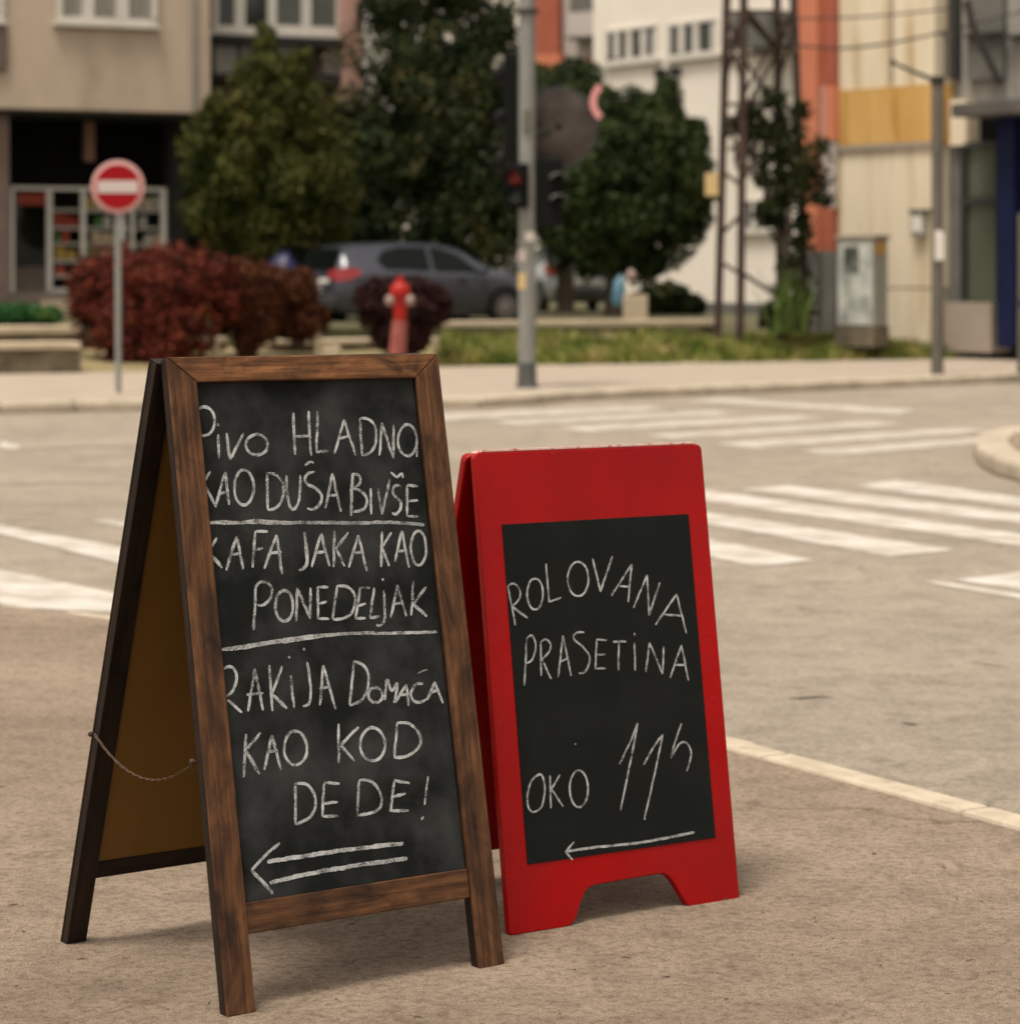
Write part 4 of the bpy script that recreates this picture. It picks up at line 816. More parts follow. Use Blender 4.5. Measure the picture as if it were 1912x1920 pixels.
# ================================================================== CARS
def make_car(name, label, paint, loc, yaw):
    root = thing(name, label, 'car', loc)
    Mw = Matrix.Translation(loc) @ Matrix.Rotation(yaw, 4, 'Z')
    T = lambda v: Mw @ Vector(v)
    # stations along x: rear = -2.05, front = 2.05
    X  = np.array([-2.05, -2.0, -1.85, -1.6, -1.2, -0.6, 0.0, 0.45, 0.85, 1.1, 1.5, 1.8, 1.98, 2.06])
    ZT = np.array([0.80, 1.06, 1.33, 1.425, 1.455, 1.475, 1.46, 1.39, 1.20, 1.04, 0.97, 0.88, 0.76, 0.62])   # roof / bonnet line
    ZB = np.array([0.78, 0.93, 0.96, 0.965, 0.955, 0.94, 0.925, 0.91, 0.90, 0.90, 0.87, 0.80, 0.70, 0.58])   # shoulder line
    ZL = np.array([0.40, 0.30, 0.24, 0.20, 0.19, 0.18, 0.18, 0.18, 0.18, 0.18, 0.20, 0.22, 0.28, 0.34])
    WB = np.array([0.70, 0.77, 0.82, 0.855, 0.875, 0.885, 0.885, 0.885, 0.88, 0.875, 0.86, 0.82, 0.74, 0.62])
    WT = np.array([0.62, 0.62, 0.60, 0.585, 0.58, 0.59, 0.59, 0.585, 0.62, 0.70, 0.72, 0.68, 0.6, 0.5])
    xs = np.linspace(-2.05, 2.06, 70)
    def ev(A, x): return float(np.interp(x, X, A))
    def sm(A):
        v = np.interp(xs, X, A); k = np.array([1, 2, 3, 2, 1.0]); k /= k.sum(); p = np.pad(v, 2, mode='edge'); return np.convolve(p, k, 'valid')
    zt_, zb_, zl_, wb_, wt_ = map(sm, (ZT, ZB, ZL, WB, WT))
    mb = MB(); rings = []
    for i, x in enumerate(xs):
        hb = zb_[i]; mid = zl_[i] + (hb-zl_[i])*0.55
        half = [(wb_[i]*0.90, zl_[i]), (wb_[i]*0.985, zl_[i]+0.10), (wb_[i]*1.0, mid), (wb_[i]*0.985, hb-0.04), (wb_[i]*0.95, hb), (wt_[i]*1.02, max(hb+0.002, zt_[i]-0.05)), (wt_[i]*0.86, max(hb+0.004, zt_[i]-0.012)), (wt_[i]*0.4, max(hb+0.006, zt_[i]))]
        ring = [(x, y, z) for y, z in half] + [(x, -y, z) for y, z in reversed(half)]; rings.append(ring)
    n = len(rings[0])
    for r_ in rings: mb.v += [T(p) for p in r_]
    for i in range(len(rings)-1):
        for j in range(n): mb.f.append((i*n+j, i*n+(j+1) % n, (i+1)*n+(j+1) % n, (i+1)*n+j))
    mb.f.append(tuple(range(n))); mb.f.append(tuple(range((len(rings)-1)*n+n-1, (len(rings)-1)*n-1, -1)))
    body = mb.build('body', paint, root, smooth=True)
    def side(x, t, s, off=0.012):
        i = int(np.clip(np.searchsorted(xs, x), 1, len(xs)-1)); f = (x-xs[i-1])/(xs[i]-xs[i-1]); g = lambda A: A[i-1]*(1-f)+A[i]*f
        y0, z0 = g(wb_)*0.95, g(zb_); y1, z1 = g(wt_)*1.02, g(zt_)-0.05; return T((x, s*(y0+(y1-y0)*t+off), z0+(z1-z0)*t+off*0.4))
    def panel(nm, pts, s, m, par, off=0.012):
        # pts polygon as (x,t); strip by columns for curvature
        mbp = MB(); q = [side(x, t, s, off) for x, t in pts]; q2 = [side(x, t, s, off-0.01) for x, t in pts]; k = len(q)
        mbp.add(q+q2, [tuple(range(k)), tuple(range(2*k-1, k-1, -1))] + [(i, (i+1) % k, k+(i+1) % k, k+i) for i in range(k)]); return mbp.build(nm, m, par)
    for s in (-1, 1):
        panel('side_window', [(-1.12, 0.10), (-0.22, 0.08), (-0.22, 0.93), (-0.75, 0.92), (-1.08, 0.80), (-1.25, 0.45)], s, M['carglass'], root)
        panel('side_window', [(-0.14, 0.08), (0.86, 0.10), (0.70, 0.45), (0.42, 0.80), (0.05, 0.92), (-0.14, 0.93)], s, M['carglass'], root)
        mbm = MB(); c = T((0.78, s*0.96, 0.98)); mbm.lathe(T((0.70, s*0.97, 0.98)), (Mw.to_3x3() @ Vector((1, 0, 0))), [(0.03, 0), (0.075, 0.03), (0.085, 0.09), (0.06, 0.15), (0.02, 0.18)], 12); mbm.build('wing_mirror', paint, root, smooth=True)
        # door seams and handles
        mbh = MB()
        for hx in (-0.45, 0.40): mbh.box(T((hx, s*0.885, 0.84)), (0.18, 0.03, 0.028), yaw)
        mbh.build('door_handle', M['dkgrey'], root)
        # tail lamp wrapping the rear corner
        mbl = MB()
        xs_ = [-2.03, -1.97, -1.88, -1.75, -1.62]; top = [0.99, 1.02, 1.03, 1.02, 0.985]; bot = [0.80, 0.79, 0.80, 0.84, 0.93]; V1 = []; 
        for x, a_, b_ in zip(xs_, top, bot):
            yb = ev(WB, x)*1.0+0.012; yt = ev(WB, x)*0.96+0.018; V1 += [T((x-0.012, s*yb, b_)), T((x-0.012, s*yt, a_))]
        V1 = [T((-2.075, s*0.50, 0.84)), T((-2.045, s*0.50, 0.985))] + V1
        mbl.add(V1, [(2*i, 2*i+1, 2*i+3, 2*i+2) for i in range(len(V1)//2-1)]); tl = mbl.build('tail_lamp', M['tail'], root)
        md = tl.modifiers.new('thick', 'SOLIDIFY'); md.thickness = 0.02; md.offset = 0
    # rear window and windscreen
    mbw = MB(); q = [(-2.03, -0.60, 1.0), (-2.03, 0.60, 1.0), (-1.84, 0.53, 1.34), (-1.84, -0.53, 1.34)]; o_ = Vector((-0.035, 0, 0.015)); q = [Vector(p)+o_ for p in q]
    q2 = [p - Vector((-0.012, 0, 0.01)) for p in q]; mbw.hexa([T(p) for p in q2]+[T(p) for p in q]); mbw.build('rear_window', M['carglass'], root)
    mbw = MB(); q = [(0.98, -0.66, 1.12), (0.98, 0.66, 1.12), (0.44, 0.53, 1.40), (0.44, -0.53, 1.40)]; o_ = Vector((0.02, 0, 0.028)); q = [Vector(p)+o_ for p in q]
    q2 = [p - Vector((0.012, 0, 0.012)) for p in q]; mbw.hexa([T(p) for p in q2]+[T(p) for p in q]); mbw.build('windscreen', M['carglass'], root)
    mbp = MB(); mbp.box(T((-2.085, 0, 0.80)), (0.02, 1.05, 0.075), yaw); mbp.build('chrome_strip', M['chrome'], root)
    mbp = MB(); mbp.box(T((-2.08, 0, 0.66)), (0.02, 0.52, 0.11), yaw); mbp.build('number_plate', M['white'], root)
    mbp = MB(); mbp.box(T((-2.03, 0, 0.43)), (0.14, 1.40, 0.20), yaw); mbp.build('bumper', M['dkgrey'], root, bevel=0.04)
    for x in (-1.28, 1.30):
        for s in (-1, 1):
            ax = Mw.to_3x3() @ Vector((0, s, 0)); mbt = MB(); mbt.lathe(T((x, s*0.72, 0.31)), ax, [(0.20, 0), (0.30, 0.0), (0.315, 0.04), (0.315, 0.15), (0.295, 0.18), (0.215, 0.185), (0.21, 0.15)], 28); wh = mbt.build('wheel', M['tyre'], root, smooth=True)
            mbr = MB(); mbr.lathe(T((x, s*0.72, 0.31)), ax, [(0.205, 0.152), (0.205, 0.175), (0.18, 0.182), (0.05, 0.178), (0.04, 0.19)], 24); mbr.build('rim', M['rim'], wh, smooth=True)
            mbr = MB(); mbr.lathe(T((x, s*0.80, 0.33)), ax, [(0.37, 0.0), (0.375, 0.082), (0.36, 0.09), (0.33, 0.088)], 28); mbr.build('wheel_arch', M['black'], root, smooth=True)
    return root
cx = P(782, 600, 46.6)
make_car('parked_car', 'dark grey hatchback parked behind the low wall, rear towards us', M['carpaint'], (cx.x, 46.6, 0.41), R(33))
c2 = P(1082, 570, 58.0)
make_car('parked_car', 'pale silver car half hidden behind the traffic pole and round tree', M['carpaint2'], (c2.x-0.2, 58.0, 0.50), R(100))

# blue and white sacks by the trunk of the round tree
def sack(name, label, cat, px, y0, y1, wpx, Z, m):
    k = Z/F; b = P(px, y1, Z); h = (y1-y0)*k; r = wpx*k/2; mb = MB()
    mb.lathe(b, (0.10, 0.1, 1), [(r*0.7, 0), (r*0.95, h*0.12), (r, h*0.45), (r*0.8, h*0.78), (r*0.35, h*0.92), (r*0.45, h)], 16)
    for v in mb.v: v += Vector((noise.noise(v*6), noise.noise(v*6+Vector((3, 1, 4))), 0))*r*0.3
    o = mb.build(name, m, loc=b, smooth=True); tag(o, label, cat)
sack('blue_sack', 'light blue plastic sack leaning at the round tree trunk', 'sack', 1158, 512, 574, 26, 48.6, M['bluebag'])
sack('white_sack', 'small white sack beside the light blue sack', 'sack', 1182, 503, 527, 19, 48.8, M['hydcap'])
sack('blue_cover', 'dark blue tarpaulin bundle left of the grey car', 'tarpaulin', 525, 470, 560, 66, 46.0, M['bluecover'])

# ================================================================== STREET FURNITURE
# no entry sign
Zs = F*(CH-zf)/(737-HY)
sg = thing('no_entry_sign', 'round red no entry sign with white bar on a thin steel pole', 'sign', P(221, 737, Zs))
mb = MB(); mb.tube([P(222, 740, Zs+0.05), P(221, 300, Zs+0.05)], 0.034, 14); mb.build('pole', M['steel'], sg, smooth=True)
c = P(221, 350, Zs); k = Zs/F; ax = Vector((0.04, -1, 0.0))
mb = MB(); mb.lathe(c, ax, [(49*k, -0.012), (50*k, -0.008), (50*k, 0.006), (48.5*k, 0.010)], 56); pl = mb.build('sign_plate', M['sign_rim'], sg, smooth=True)
mb = MB(); mb.lathe(c + ax*0.011, ax, [(42*k, 0), (42*k, 0.003)], 56); mb.build('red_disc', M['sign_red'], pl)
mb = MB(); mb.box(c + ax*0.017, (76*k, 0.003, 23*k), math.atan2(ax.x, -ax.y)); mb.build('white_bar', M['sign_white'], pl, bevel=0.004)
mb = MB(); mb.box(c + Vector((0, 0.03, 0.1)), (0.12, 0.03, 0.04)); mb.box(c + Vector((0, 0.03, -0.1)), (0.12, 0.03, 0.04)); mb.build('bracket', M['steel'], sg)
mb = MB(); mb.box(P(230, 425, Zs+0.03), (0.05, 0.02, 0.30)); mb.build('clamp_plate', M['steel'], sg)

# hydrant
Zh = 32.6
hy = thing('fire_hydrant', 'red fire hydrant with two pale caps in front of the wine bush', 'hydrant', P(742, 708, Zh))
k = Zh/F
base = P(741, 712, Zh); topc = P(750, 600, Zh); ax = (topc-base).normalized(); L = (topc-base).length
mb = MB(); mb.lathe(base, ax, [(17*k, 0), (16.5*k, L*0.3), (15.5*k, L*0.7), (14.5*k, L)], 22); mb.build('standpipe', M['hydpipe'], hy, smooth=True)
u = Vector((0, 0, 1)); b2 = topc
mb = MB(); mb.lathe(b2 - u*2*k, u, [(12*k, 0), (13*k, 3*k), (12*k, 8*k), (14*k, 26*k), (14.5*k, 42*k), (17*k, 45*k), (19.5*k, 48*k), (20*k, 55*k), (18*k, 64*k), (13*k, 71*k), (7*k, 74*k), (6*k, 83*k), (3*k, 85*k)], 26); mb.build('head', M['hyd'], hy, smooth=True)
for s in (-1, 1):
    a_ = Vector((s*0.95, -0.35, 0)).normalized(); mb = MB(); q = P(750, 563, Zh)
    mb.lathe(q + a_*9*k, a_, [(7*k, 0), (7*k, 6*k), (10*k, 7*k), (10.5*k, 12*k), (8.5*k, 18*k), (3*k, 20*k)], 18); mb.build('outlet_cap', M['hydcap'], hy, smooth=True)

# traffic light pole
Zt = F*(CH-zf)/(727-HY); k = Zt/F
tl = thing('traffic_light', 'grey traffic signal pole with black signal heads and stickers', 'traffic light', P(988, 727, Zt))
mb = MB(); mb.lathe(P(988, 727, Zt), (0, 0, 1), [(16.5*k, 40*k), (15.8*k, 300*k), (15.5*k, 900*k)], 28); pole = mb.build('pole', M['polegrey'], tl, smooth=True)
mb = MB(); mb.lathe(P(988, 727, Zt), (0, 0, 1), [(22*k, 0), (21*k, 4*k), (18.5*k, 10*k), (17.5*k, 46*k), (16.8*k, 48*k)], 28); mb.build('pole_foot', M['polebase'], tl, smooth=True)
mb = MB(); mb.lathe(P(988, 26, Zt), (0, 0, 1), [(17*k, 0), (22*k, 1*k), (22*k, 9*k), (17*k, 10*k)], 28); mb.build('clamp_ring', M['dkgrey'], tl, smooth=True)
mb = MB(); mb.box(P(962, 222, Zt+0.12), (34*k, 0.26, 246*k)); hd = mb.build('signal_head', M['black'], tl, bevel=0.03)
for yy in (140, 222, 304):
    mb = MB(); mb.lathe(P(955, yy, Zt+0.2), (-0.6, 0.8, 0), [(0.11, 0), (0.115, 0.17), (0.105, 0.17), (0.10, 0.01)], 20); mb.build('visor', M['black'], hd, smooth=True)
mb = MB(); mb.box(P(968, 348, Zt-0.13), (46*k, 0.14, 84*k)); h2 = mb.build('signal_head', M['black'], tl, bevel=0.02)
for yy, lm in ((331, M['lensred']), (365, M['lensoff'])):
    c = P(966, yy, Zt-0.21); mb = MB(); mb.lathe(c, (-0.35, -1, 0), [(15*k, 0), (12*k, 0.02), (6*k, 0.03)], 22); mb.build('lens', lm, h2, smooth=True)
    mb = MB(); pts = []
    n = 18
    for i in range(n+1):
        an = R(-15 + 210*i/n); dx, dz = math.cos(an)*17*k, math.sin(an)*17*k
        pts.append((c + Vector((dx, 0, dz)), c + Vector((dx-0.05, -0.16, dz-0.015))))
    vv = [p for pr in pts for p in pr]; mb.add(vv, [(2*i, 2*i+1, 2*i+3, 2*i+2) for i in range(n)]); vo = mb.build('visor', M['black'], h2, smooth=True)
    md = vo.modifiers.new('thick', 'SOLIDIFY'); md.thickness = 0.008
mb = MB(); mb.box(P(1027, 360, Zt+0.06), (56*k, 0.2, 128*k)); h3 = mb.build('signal_head', M['black'], tl, bevel=0.025)
for yy in (326, 366):
    c = P(1045, yy+8, Zt-0.03); mb = MB(); pts = []
    for i in range(15):
        an = R(180*i/14); dx, dz = math.cos(an)*16*k, math.sin(an)*11*k; pts.append((c+Vector((dx, 0, dz)), c+Vector((dx+0.02, -0.15, dz-0.01))))
    vv = [p for pr in pts for p in pr]; mb.add(vv, [(2*i, 2*i+1, 2*i+3, 2*i+2) for i in range(14)]); vo = mb.build('visor', M['visor'], h3, smooth=True)
    md = vo.modifiers.new('thick', 'SOLIDIFY'); md.thickness = 0.008
mb = MB()
for yy in (340, 300): mb.box(P(1000, yy, Zt+0.03), (60*k, 0.05, 0.05))
mb.build('bracket', M['dkgrey'], tl)
mb = MB(); mb.box(P(988, 225, Zt-16*k-0.02), (14*k, 0.03, 40*k)); mb.build('cable_cover', M['polebrown'], pole, bevel=0.008)
def sticker(px, py, w_, h_, m_, nm='sticker'):
    """paper wrapped round the pole"""
    r = 16.6*k; c0 = P(988, 727, Zt); mbs = MB(); n = 6; x0 = (px-w_/2-988)/16.6; x1 = (px+w_/2-988)/16.6; x0, x1 = max(-0.999, x0), min(0.999, x1)
    a0, a1 = math.asin(x0), math.asin(x1); z0, z1 = P(0, py+h_/2, Zt).z, P(0, py-h_/2, Zt).z; vs2 = []
    for i in range(n+1):
        an = a0+(a1-a0)*i/n
        for z in (z0, z1): vs2.append(Vector((c0.x+math.sin(an)*(r+0.003), c0.y-math.cos(an)*(r+0.003), z)))
    mbs.add(vs2, [(2*i, 2*i+2, 2*i+3, 2*i+1) for i in range(n)]); mbs.build(nm, m_, pole)
sticker(993, 443, 17, 18, M['white']); sticker(977, 478, 18, 22, M['sign_white']); sticker(977, 527, 17, 30, M['yellow'])

# convex traffic mirror fixed behind the pole
tm = thing('traffic_mirror', 'round convex traffic mirror on the grey signal pole', 'mirror', P(1050, 250, Zt+0.35))
c = P(1047, 238, Zt+0.30); ax = Vector((0.10, -1, -0.02)).normalized(); r = 74*k
mb = MB(); mb.lathe(c, ax, [(r*math.sin(a_)/math.sin(R(13)), r*(math.cos(a_)-math.cos(R(13)))/math.sin(R(13))) for a_ in [R(13-28*i/12) for i in range(12)]] + [(0.003, r*(1-math.cos(R(13)))/math.sin(R(13)))], 48); mb.build('mirror_face', M['mirror'], tm, smooth=True)
mb = MB(); mb.lathe(c - ax*0.03, ax, [(r*1.0, 0), (r*1.04, 0.0), (r*1.05, 0.02), (r*1.04, 0.034), (r*1.0, 0.036)], 48); mb.build('rim', M['dkgrey'], tm, smooth=True)
mb = MB(); mb.tube([c - ax*0.04, P(996, 250, Zt+0.05)], 0.03, 8); mb.build('arm', M['dkgrey'], tm)
# pale reflector strip, curved, standing right of the mirror
mb = MB(); cc = P(1149, 190, Zt+0.2); vv = []
for i in range(11):
    an = R(180-52+104*i/10)
    for rr_ in (31*k, 44*k): vv.append(cc + Vector((math.cos(an)*rr_, 0, math.sin(an)*rr_)))
mb.add(vv, [(2*i, 2*i+1, 2*i+3, 2*i+2) for i in range(10)]); o = mb.build('reflector_strip', M['sign_white'], tm); md = o.modifiers.new('thick', 'SOLIDIFY'); md.thickness = 0.02
o.data.materials.clear(); o.data.materials.append(mat('pink_reflector', (0.62, 0.27, 0.27), rough=0.5))

# bracket pole at the right, with its cables
Zp = F*(CH-zf)/(702-HY); k = Zp/F
bp = thing('utility_pole', 'brownish grey pole with side bracket and white tag at right', 'pole', P(1757, 702, Zp))
mb = MB(); mb.lathe(P(1757, 702, Zp), (0, 0, 1), [(12*k, 0), (11.5*k, 200*k), (11*k, 360*k), (11*k, 548*k)], 20); mb.build('pole', M['polebrown'], bp, smooth=True)
mb = MB(); mb.lathe(P(1757, 157, Zp), (0, 0, 1), [(13*k, 0), (14*k, 2*k), (14*k, 12*k), (10*k, 15*k)], 20); mb.build('pole_cap', M['cable'], bp, smooth=True)
mb = MB(); mb.tube([P(1752, 150, Zp-0.02), P(1712, 134, Zp-0.02), P(1674, 117, Zp-0.02)], [0.03, 0.026, 0.022], 8); mb.lathe(P(1673, 121, Zp-0.02), (0, 0, 1), [(4*k, 0), (6*k, 3*k), (6*k, 8*k), (3*k, 10*k)], 10); mb.build('bracket_arm', M['cable'], bp)
mb = MB(); mb.tube([P(1772, 145, Zp), P(1772, 64, Zp)], 0.026, 8); mb.box(P(1773, 64, Zp), (20*k, 0.06, 5*k)); mb.build('mast', M['polebrown'], bp)
mb = MB(); mb.box(P(1761, 462, Zp-0.09), (17*k, 0.012, 52*k)); mb.box(P(1759, 436, Zp-0.085), (11*k, 0.01, 9*k)); mb.build('tag_plate', M['white'], bp, bevel=0.005)
p2 = thing('utility_pole', 'dark pole cut by the right edge of the picture', 'pole', P(1916, 698, Zp))
mb = MB(); mb.lathe(P(1918, 700, Zp), (0, 0, 1), [(11*k, 0), (10*k, 130*k), (9.5*k, 300*k)], 18); mb.build('pole', M['polebrown'], p2, smooth=True)
mb = MB(); mb.lathe(P(1918, 570, Zp), (0, 0, 1), [(10.6*k, 0), (12*k, 1*k), (12*k, 8*k), (10.2*k, 9*k)], 18); mb.build('collar', M['dkgrey'], p2)
def cable(label, pts, r=0.014):
    q = [P(*p) for p in pts]; dense = []
    for i in range(len(q)-1):
        a = q[max(i-1, 0)]; b = q[i]; c_ = q[i+1]; d_ = q[min(i+2, len(q)-1)]
        for s in range(8):
            t = s/8; dense.append(0.5*((2*b) + (c_-a)*t + (2*a-5*b+4*c_-d_)*t*t + (3*b-a-3*c_+d_)*t**3))
    dense.append(q[-1]); mb = MB(); mb.tube(dense, r, 6); o = mb.build('power_cable', M['cable'], loc=q[0], smooth=True); tag(o, label, 'cable')
cable('upper thin black cable from tower to the right building', [(1484, 34, 39.8), (1570, 33, 39.5), (1670, 27, 39.2), (1810, 12, 39.5)])
cable('lower sagging black cable from tower to the right building', [(1484, 84, 39.6), (1570, 90, 39.2), (1650, 83, 38.8), (1730, 68, 38.6), (1812, 49, 39.5)], 0.018)
cable('black cable running from brace to the right edge', [(1812, 49, 39.5), (1850, 38, 39.3), (1960, 10, 39.0)], 0.012)

# ================================================================== CHALK BOARDS
def catmull(pts, step):
    pts = [Vector(p) for p in pts]
    if len(pts) == 2:
        n = max(2, int((pts[1]-pts[0]).length/step)); return [pts[0].lerp(pts[1], i/n) for i in range(n+1)]
    outp = []
    closed = (pts[0]-pts[-1]).length < 1e-6
    m = len(pts)
    for i in range(m-1):
        a = pts[i-1] if i > 0 else (pts[-2] if closed else pts[0]); b = pts[i]; c = pts[i+1]; d = pts[i+2] if i+2 < m else (pts[1] if closed else pts[-1])
        n = max(2, int((c-b).length/step))
        for s in range(n):
            t = s/n; outp.append(0.5*((2*b) + (c-a)*t + (2*a-5*b+4*c-d)*t*t + (3*b-a-3*c+d)*t**3))
    outp.append(pts[-1]); return outp
def ell(cx, cy, rx, ry, n=14, ph=-1.9): return [(cx+rx*math.cos(ph+2*math.pi*i/n), cy+ry*math.sin(ph+2*math.pi*i/n)) for i in range(n+1)]
class Board:
    """frame of a leaning face: x along the width, y into the board, z up the slope; fitted to the photo's corners"""
    def __init__(s, x, y, yaw, lean, roll):
        a = Vector((math.cos(yaw), math.sin(yaw), 0)); n = Vector((math.sin(yaw), -math.cos(yaw), 0))
        u = Vector((0, 0, math.cos(lean))) - n*math.sin(lean)
        a2 = a*math.cos(roll)+u*math.sin(roll); u2 = u*math.cos(roll)-a*math.sin(roll)
        m = a2.cross(u2)    # outward normal is a x u
        m = -m if m.dot(n) > 0 else m     # y axis points into the board
        s.O = Vector((x, y, 0)); s.M = Matrix(((a2.x, m.x, u2.x, x), (a2.y, m.y, u2.y, y), (a2.z, m.z, u2.z, 0), (0, 0, 0, 1)))
        s.a, s.n, s.yaw, s.lean = a, n, yaw, lean; s.Mi = s.M.inverted()
    def hit(s, px, py, depth=0.0):
        o = s.Mi @ Vector((0, 0, CH)); d = s.Mi.to_3x3() @ (P(px, py, 1.0) - Vector((0, 0, CH))); t = (depth-o.y)/d.y; q = o + d*t; return (q.x, q.z)
def lettering(bd, name, strokes, conv, depth, m, parent, width, seed):
    """hand-drawn chalk strokes lying on the slate"""
    rr = random.Random(seed); mb = MB()
    for st in strokes:
        wd = width
        if isinstance(st, dict): wd = width*st['w']; pts = st['p']
        else: pts = st
        loc = [bd.hit(*conv(X, Y), depth) for X, Y in pts]
        q = catmull([Vector((x, z, 0)) for x, z in loc], 0.0035); n = len(q)
        if len(pts) == 1 or n < 2: continue
        ph = rr.uniform(0, 50); k = len(mb.v)
        closed = (q[0]-q[-1]).length < 1e-5
        for i, p in enumerate(q):
            t = (q[min(i+1, n-1)]-q[max(i-1, 0)]); t = t.normalized() if t.length > 1e-9 else Vector((1, 0, 0)); nn = Vector((-t.y, t.x, 0))
            e = 1.0 if closed else min(1.0, 0.62+0.38*min(i, n-1-i)/3.0)
            w_ = wd*e*(1+0.22*noise.noise(Vector((i*0.35, ph, 0)))+0.10*rr.uniform(-1, 1)); sh = wd*0.22*noise.noise(Vector((i*0.16, ph+9, 3)))
            for s_ in (-1, 1):
                q_ = p + nn*(sh+s_*w_/2); mb.v.append(Vector((q_.x, depth, q_.y)))
        for i in range(n-1): mb.f.append((k+2*i, k+2*i+1, k+2*i+3, k+2*i+2))
    o = mb.build(name, m, parent, Mx=bd.M, fix=False)
    o.parent = parent; o.matrix_basis = Matrix.Identity(4)      # the slate already carries the board's frame
    return o

# ---------- wooden A-board
WX, WY, WYAW, WLEAN, WW, WL, WROLL, WSP = -0.5282, 4.9250, 0.6328, 0.2005, 0.6416, 1.2545, -0.0076, 0.6918
bd = Board(WX, WY, WYAW, WLEAN, WROLL)
topmid = bd.M @ Vector((WW/2, 0, WL))
wroot = thing('chalkboard_sign', 'tall wooden A-frame chalkboard with dark stained front frame, shade-coloured sides and rear, and six lines of chalk writing', 'sign board', (topmid.x, topmid.y, 0))
ST = 0.062; TH = 0.030
tr = WL - bd.hit(560, 712)[1]                 # top rail height
b0 = bd.hit(456, 1690)[1]; b1 = bd.hit(460, 1742)[1]; RB_T, RB_B = (b0, b1)
rightb = bd.hit(885, 1632)[1]; RB_T = (RB_T+rightb)/2; RB_B = RB_T-0.058
def frame(Mx, W, L, th, rec, MZ, MX, MT, ST=ST, RB_B=RB_B, RB_T=RB_T):
    g = 0.0006; parts = []
    def part(nm, poly, m, org, y0=0.0, y1=th, bev=0.0025):
        mb = MB(); mb.extr([(p[0]-org[0], p[1]-org[1]) for p in poly], y0, y1)
        return mb.build(nm, m, wroot, Mx=Mx @ Matrix.Translation((org[0], 0, org[1])), bevel=bev)
    for x0, org in ((0, ST/2), (W-ST, W-ST/2)):
        poly = [(x0, 0), (x0+ST, 0), (x0+ST, L-(tr if x0 == 0 else 0)-g), (x0, L-(0 if x0 == 0 else tr)-g)]
        u_ = part('upright', poly, MZ, (org, 0), 0.0, 0.008)
        part('upright_shaded_side', [(x0+0.0006, 0.0006), (x0+ST-0.0006, 0.0006), (x0+ST-0.0006, poly[2][1]-0.0006), (x0+0.0006, poly[3][1]-0.0006)], M['wood_z_shade'], (org, 0), 0.0083, th, 0.0015)  # body behind the face, coloured dark as if in shade
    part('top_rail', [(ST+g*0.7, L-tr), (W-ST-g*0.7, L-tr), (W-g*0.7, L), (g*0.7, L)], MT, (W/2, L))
    part('bottom_rail', [(ST+g, RB_B), (W-ST-g, RB_B), (W-ST-g, RB_T), (ST+g, RB_T)], MX, (W/2, RB_B), 0.004, th-0.004)
REC = 0.013
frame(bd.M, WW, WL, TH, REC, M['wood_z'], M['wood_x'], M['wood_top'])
# the panel sits in a groove of the frame: trim it to the opening
mb = MB(); mb.extr([(ST+0.0005, RB_T+0.0005), (WW-ST-0.0005, RB_T+0.0005), (WW-ST-0.0005, WL-tr-0.0005), (ST+0.0005, WL-tr-0.0005)], REC, REC+0.006)
slate = mb.build('slate_panel', M['slate'], wroot, Mx=bd.M)
mb = MB(); mb.extr([(ST+0.0005, RB_T+0.0005), (WW-ST-0.0005, RB_T+0.0005), (WW-ST-0.0005, WL-tr-0.0005), (ST+0.0005, WL-tr-0.0005)], REC+0.0065, REC+0.010)
mb.build('backing_panel', M['ply'], wroot, Mx=bd.M)
# rear frame: turned round, hinged at the ridge
ridge_h = WL*math.cos(WLEAN); rear = WSP - WL*math.sin(WLEAN) - 2*TH*0.92
leanb = math.atan2(rear, ridge_h); LB = math.hypot(rear, ridge_h) - 0.004
foot = Vector((WX, WY, 0)) - bd.n*WSP
bb = Board(*(foot + bd.a*WW).xy, WYAW+math.pi, leanb, 0.0)
frame(bb.M, WW, LB, TH, REC, M['wood_z_shade'], M['wood_x_shade'], M['wood_x_shade'], 0.046, RB_B+0.008, RB_B+0.046)  # rear frame in the darkened wood: shade inside the A painted as colour
SB, TB = 0.046, RB_B+0.046
mb = MB(); mb.extr([(SB+0.0005, TB+0.0005), (WW-SB-0.0005, TB+0.0005), (WW-SB-0.0005, LB-tr-0.0005), (SB+0.0005, LB-tr-0.0005)], REC, REC+0.006)
mb.build('slate_panel', M['slate2'], wroot, Mx=bb.M)
mb = MB(); mb.extr([(SB+0.0005, TB+0.0005), (WW-SB-0.0005, TB+0.0005), (WW-SB-0.0005, LB-tr-0.0005), (SB+0.0005, LB-tr-0.0005)], REC+0.0065, REC+0.010)
mb.build('backing_panel', M['ply'], wroot, Mx=bb.M)
# hinges on the ridge
for xx in (0.12, WW-0.12):
    mb = MB(); q = bd.M @ Vector((xx, TH+0.004, WL-0.004)); mb.tube([q - bd.a*0.03, q + bd.a*0.03], 0.005, 10); mb.build('hinge', M['steel'], wroot, smooth=True)
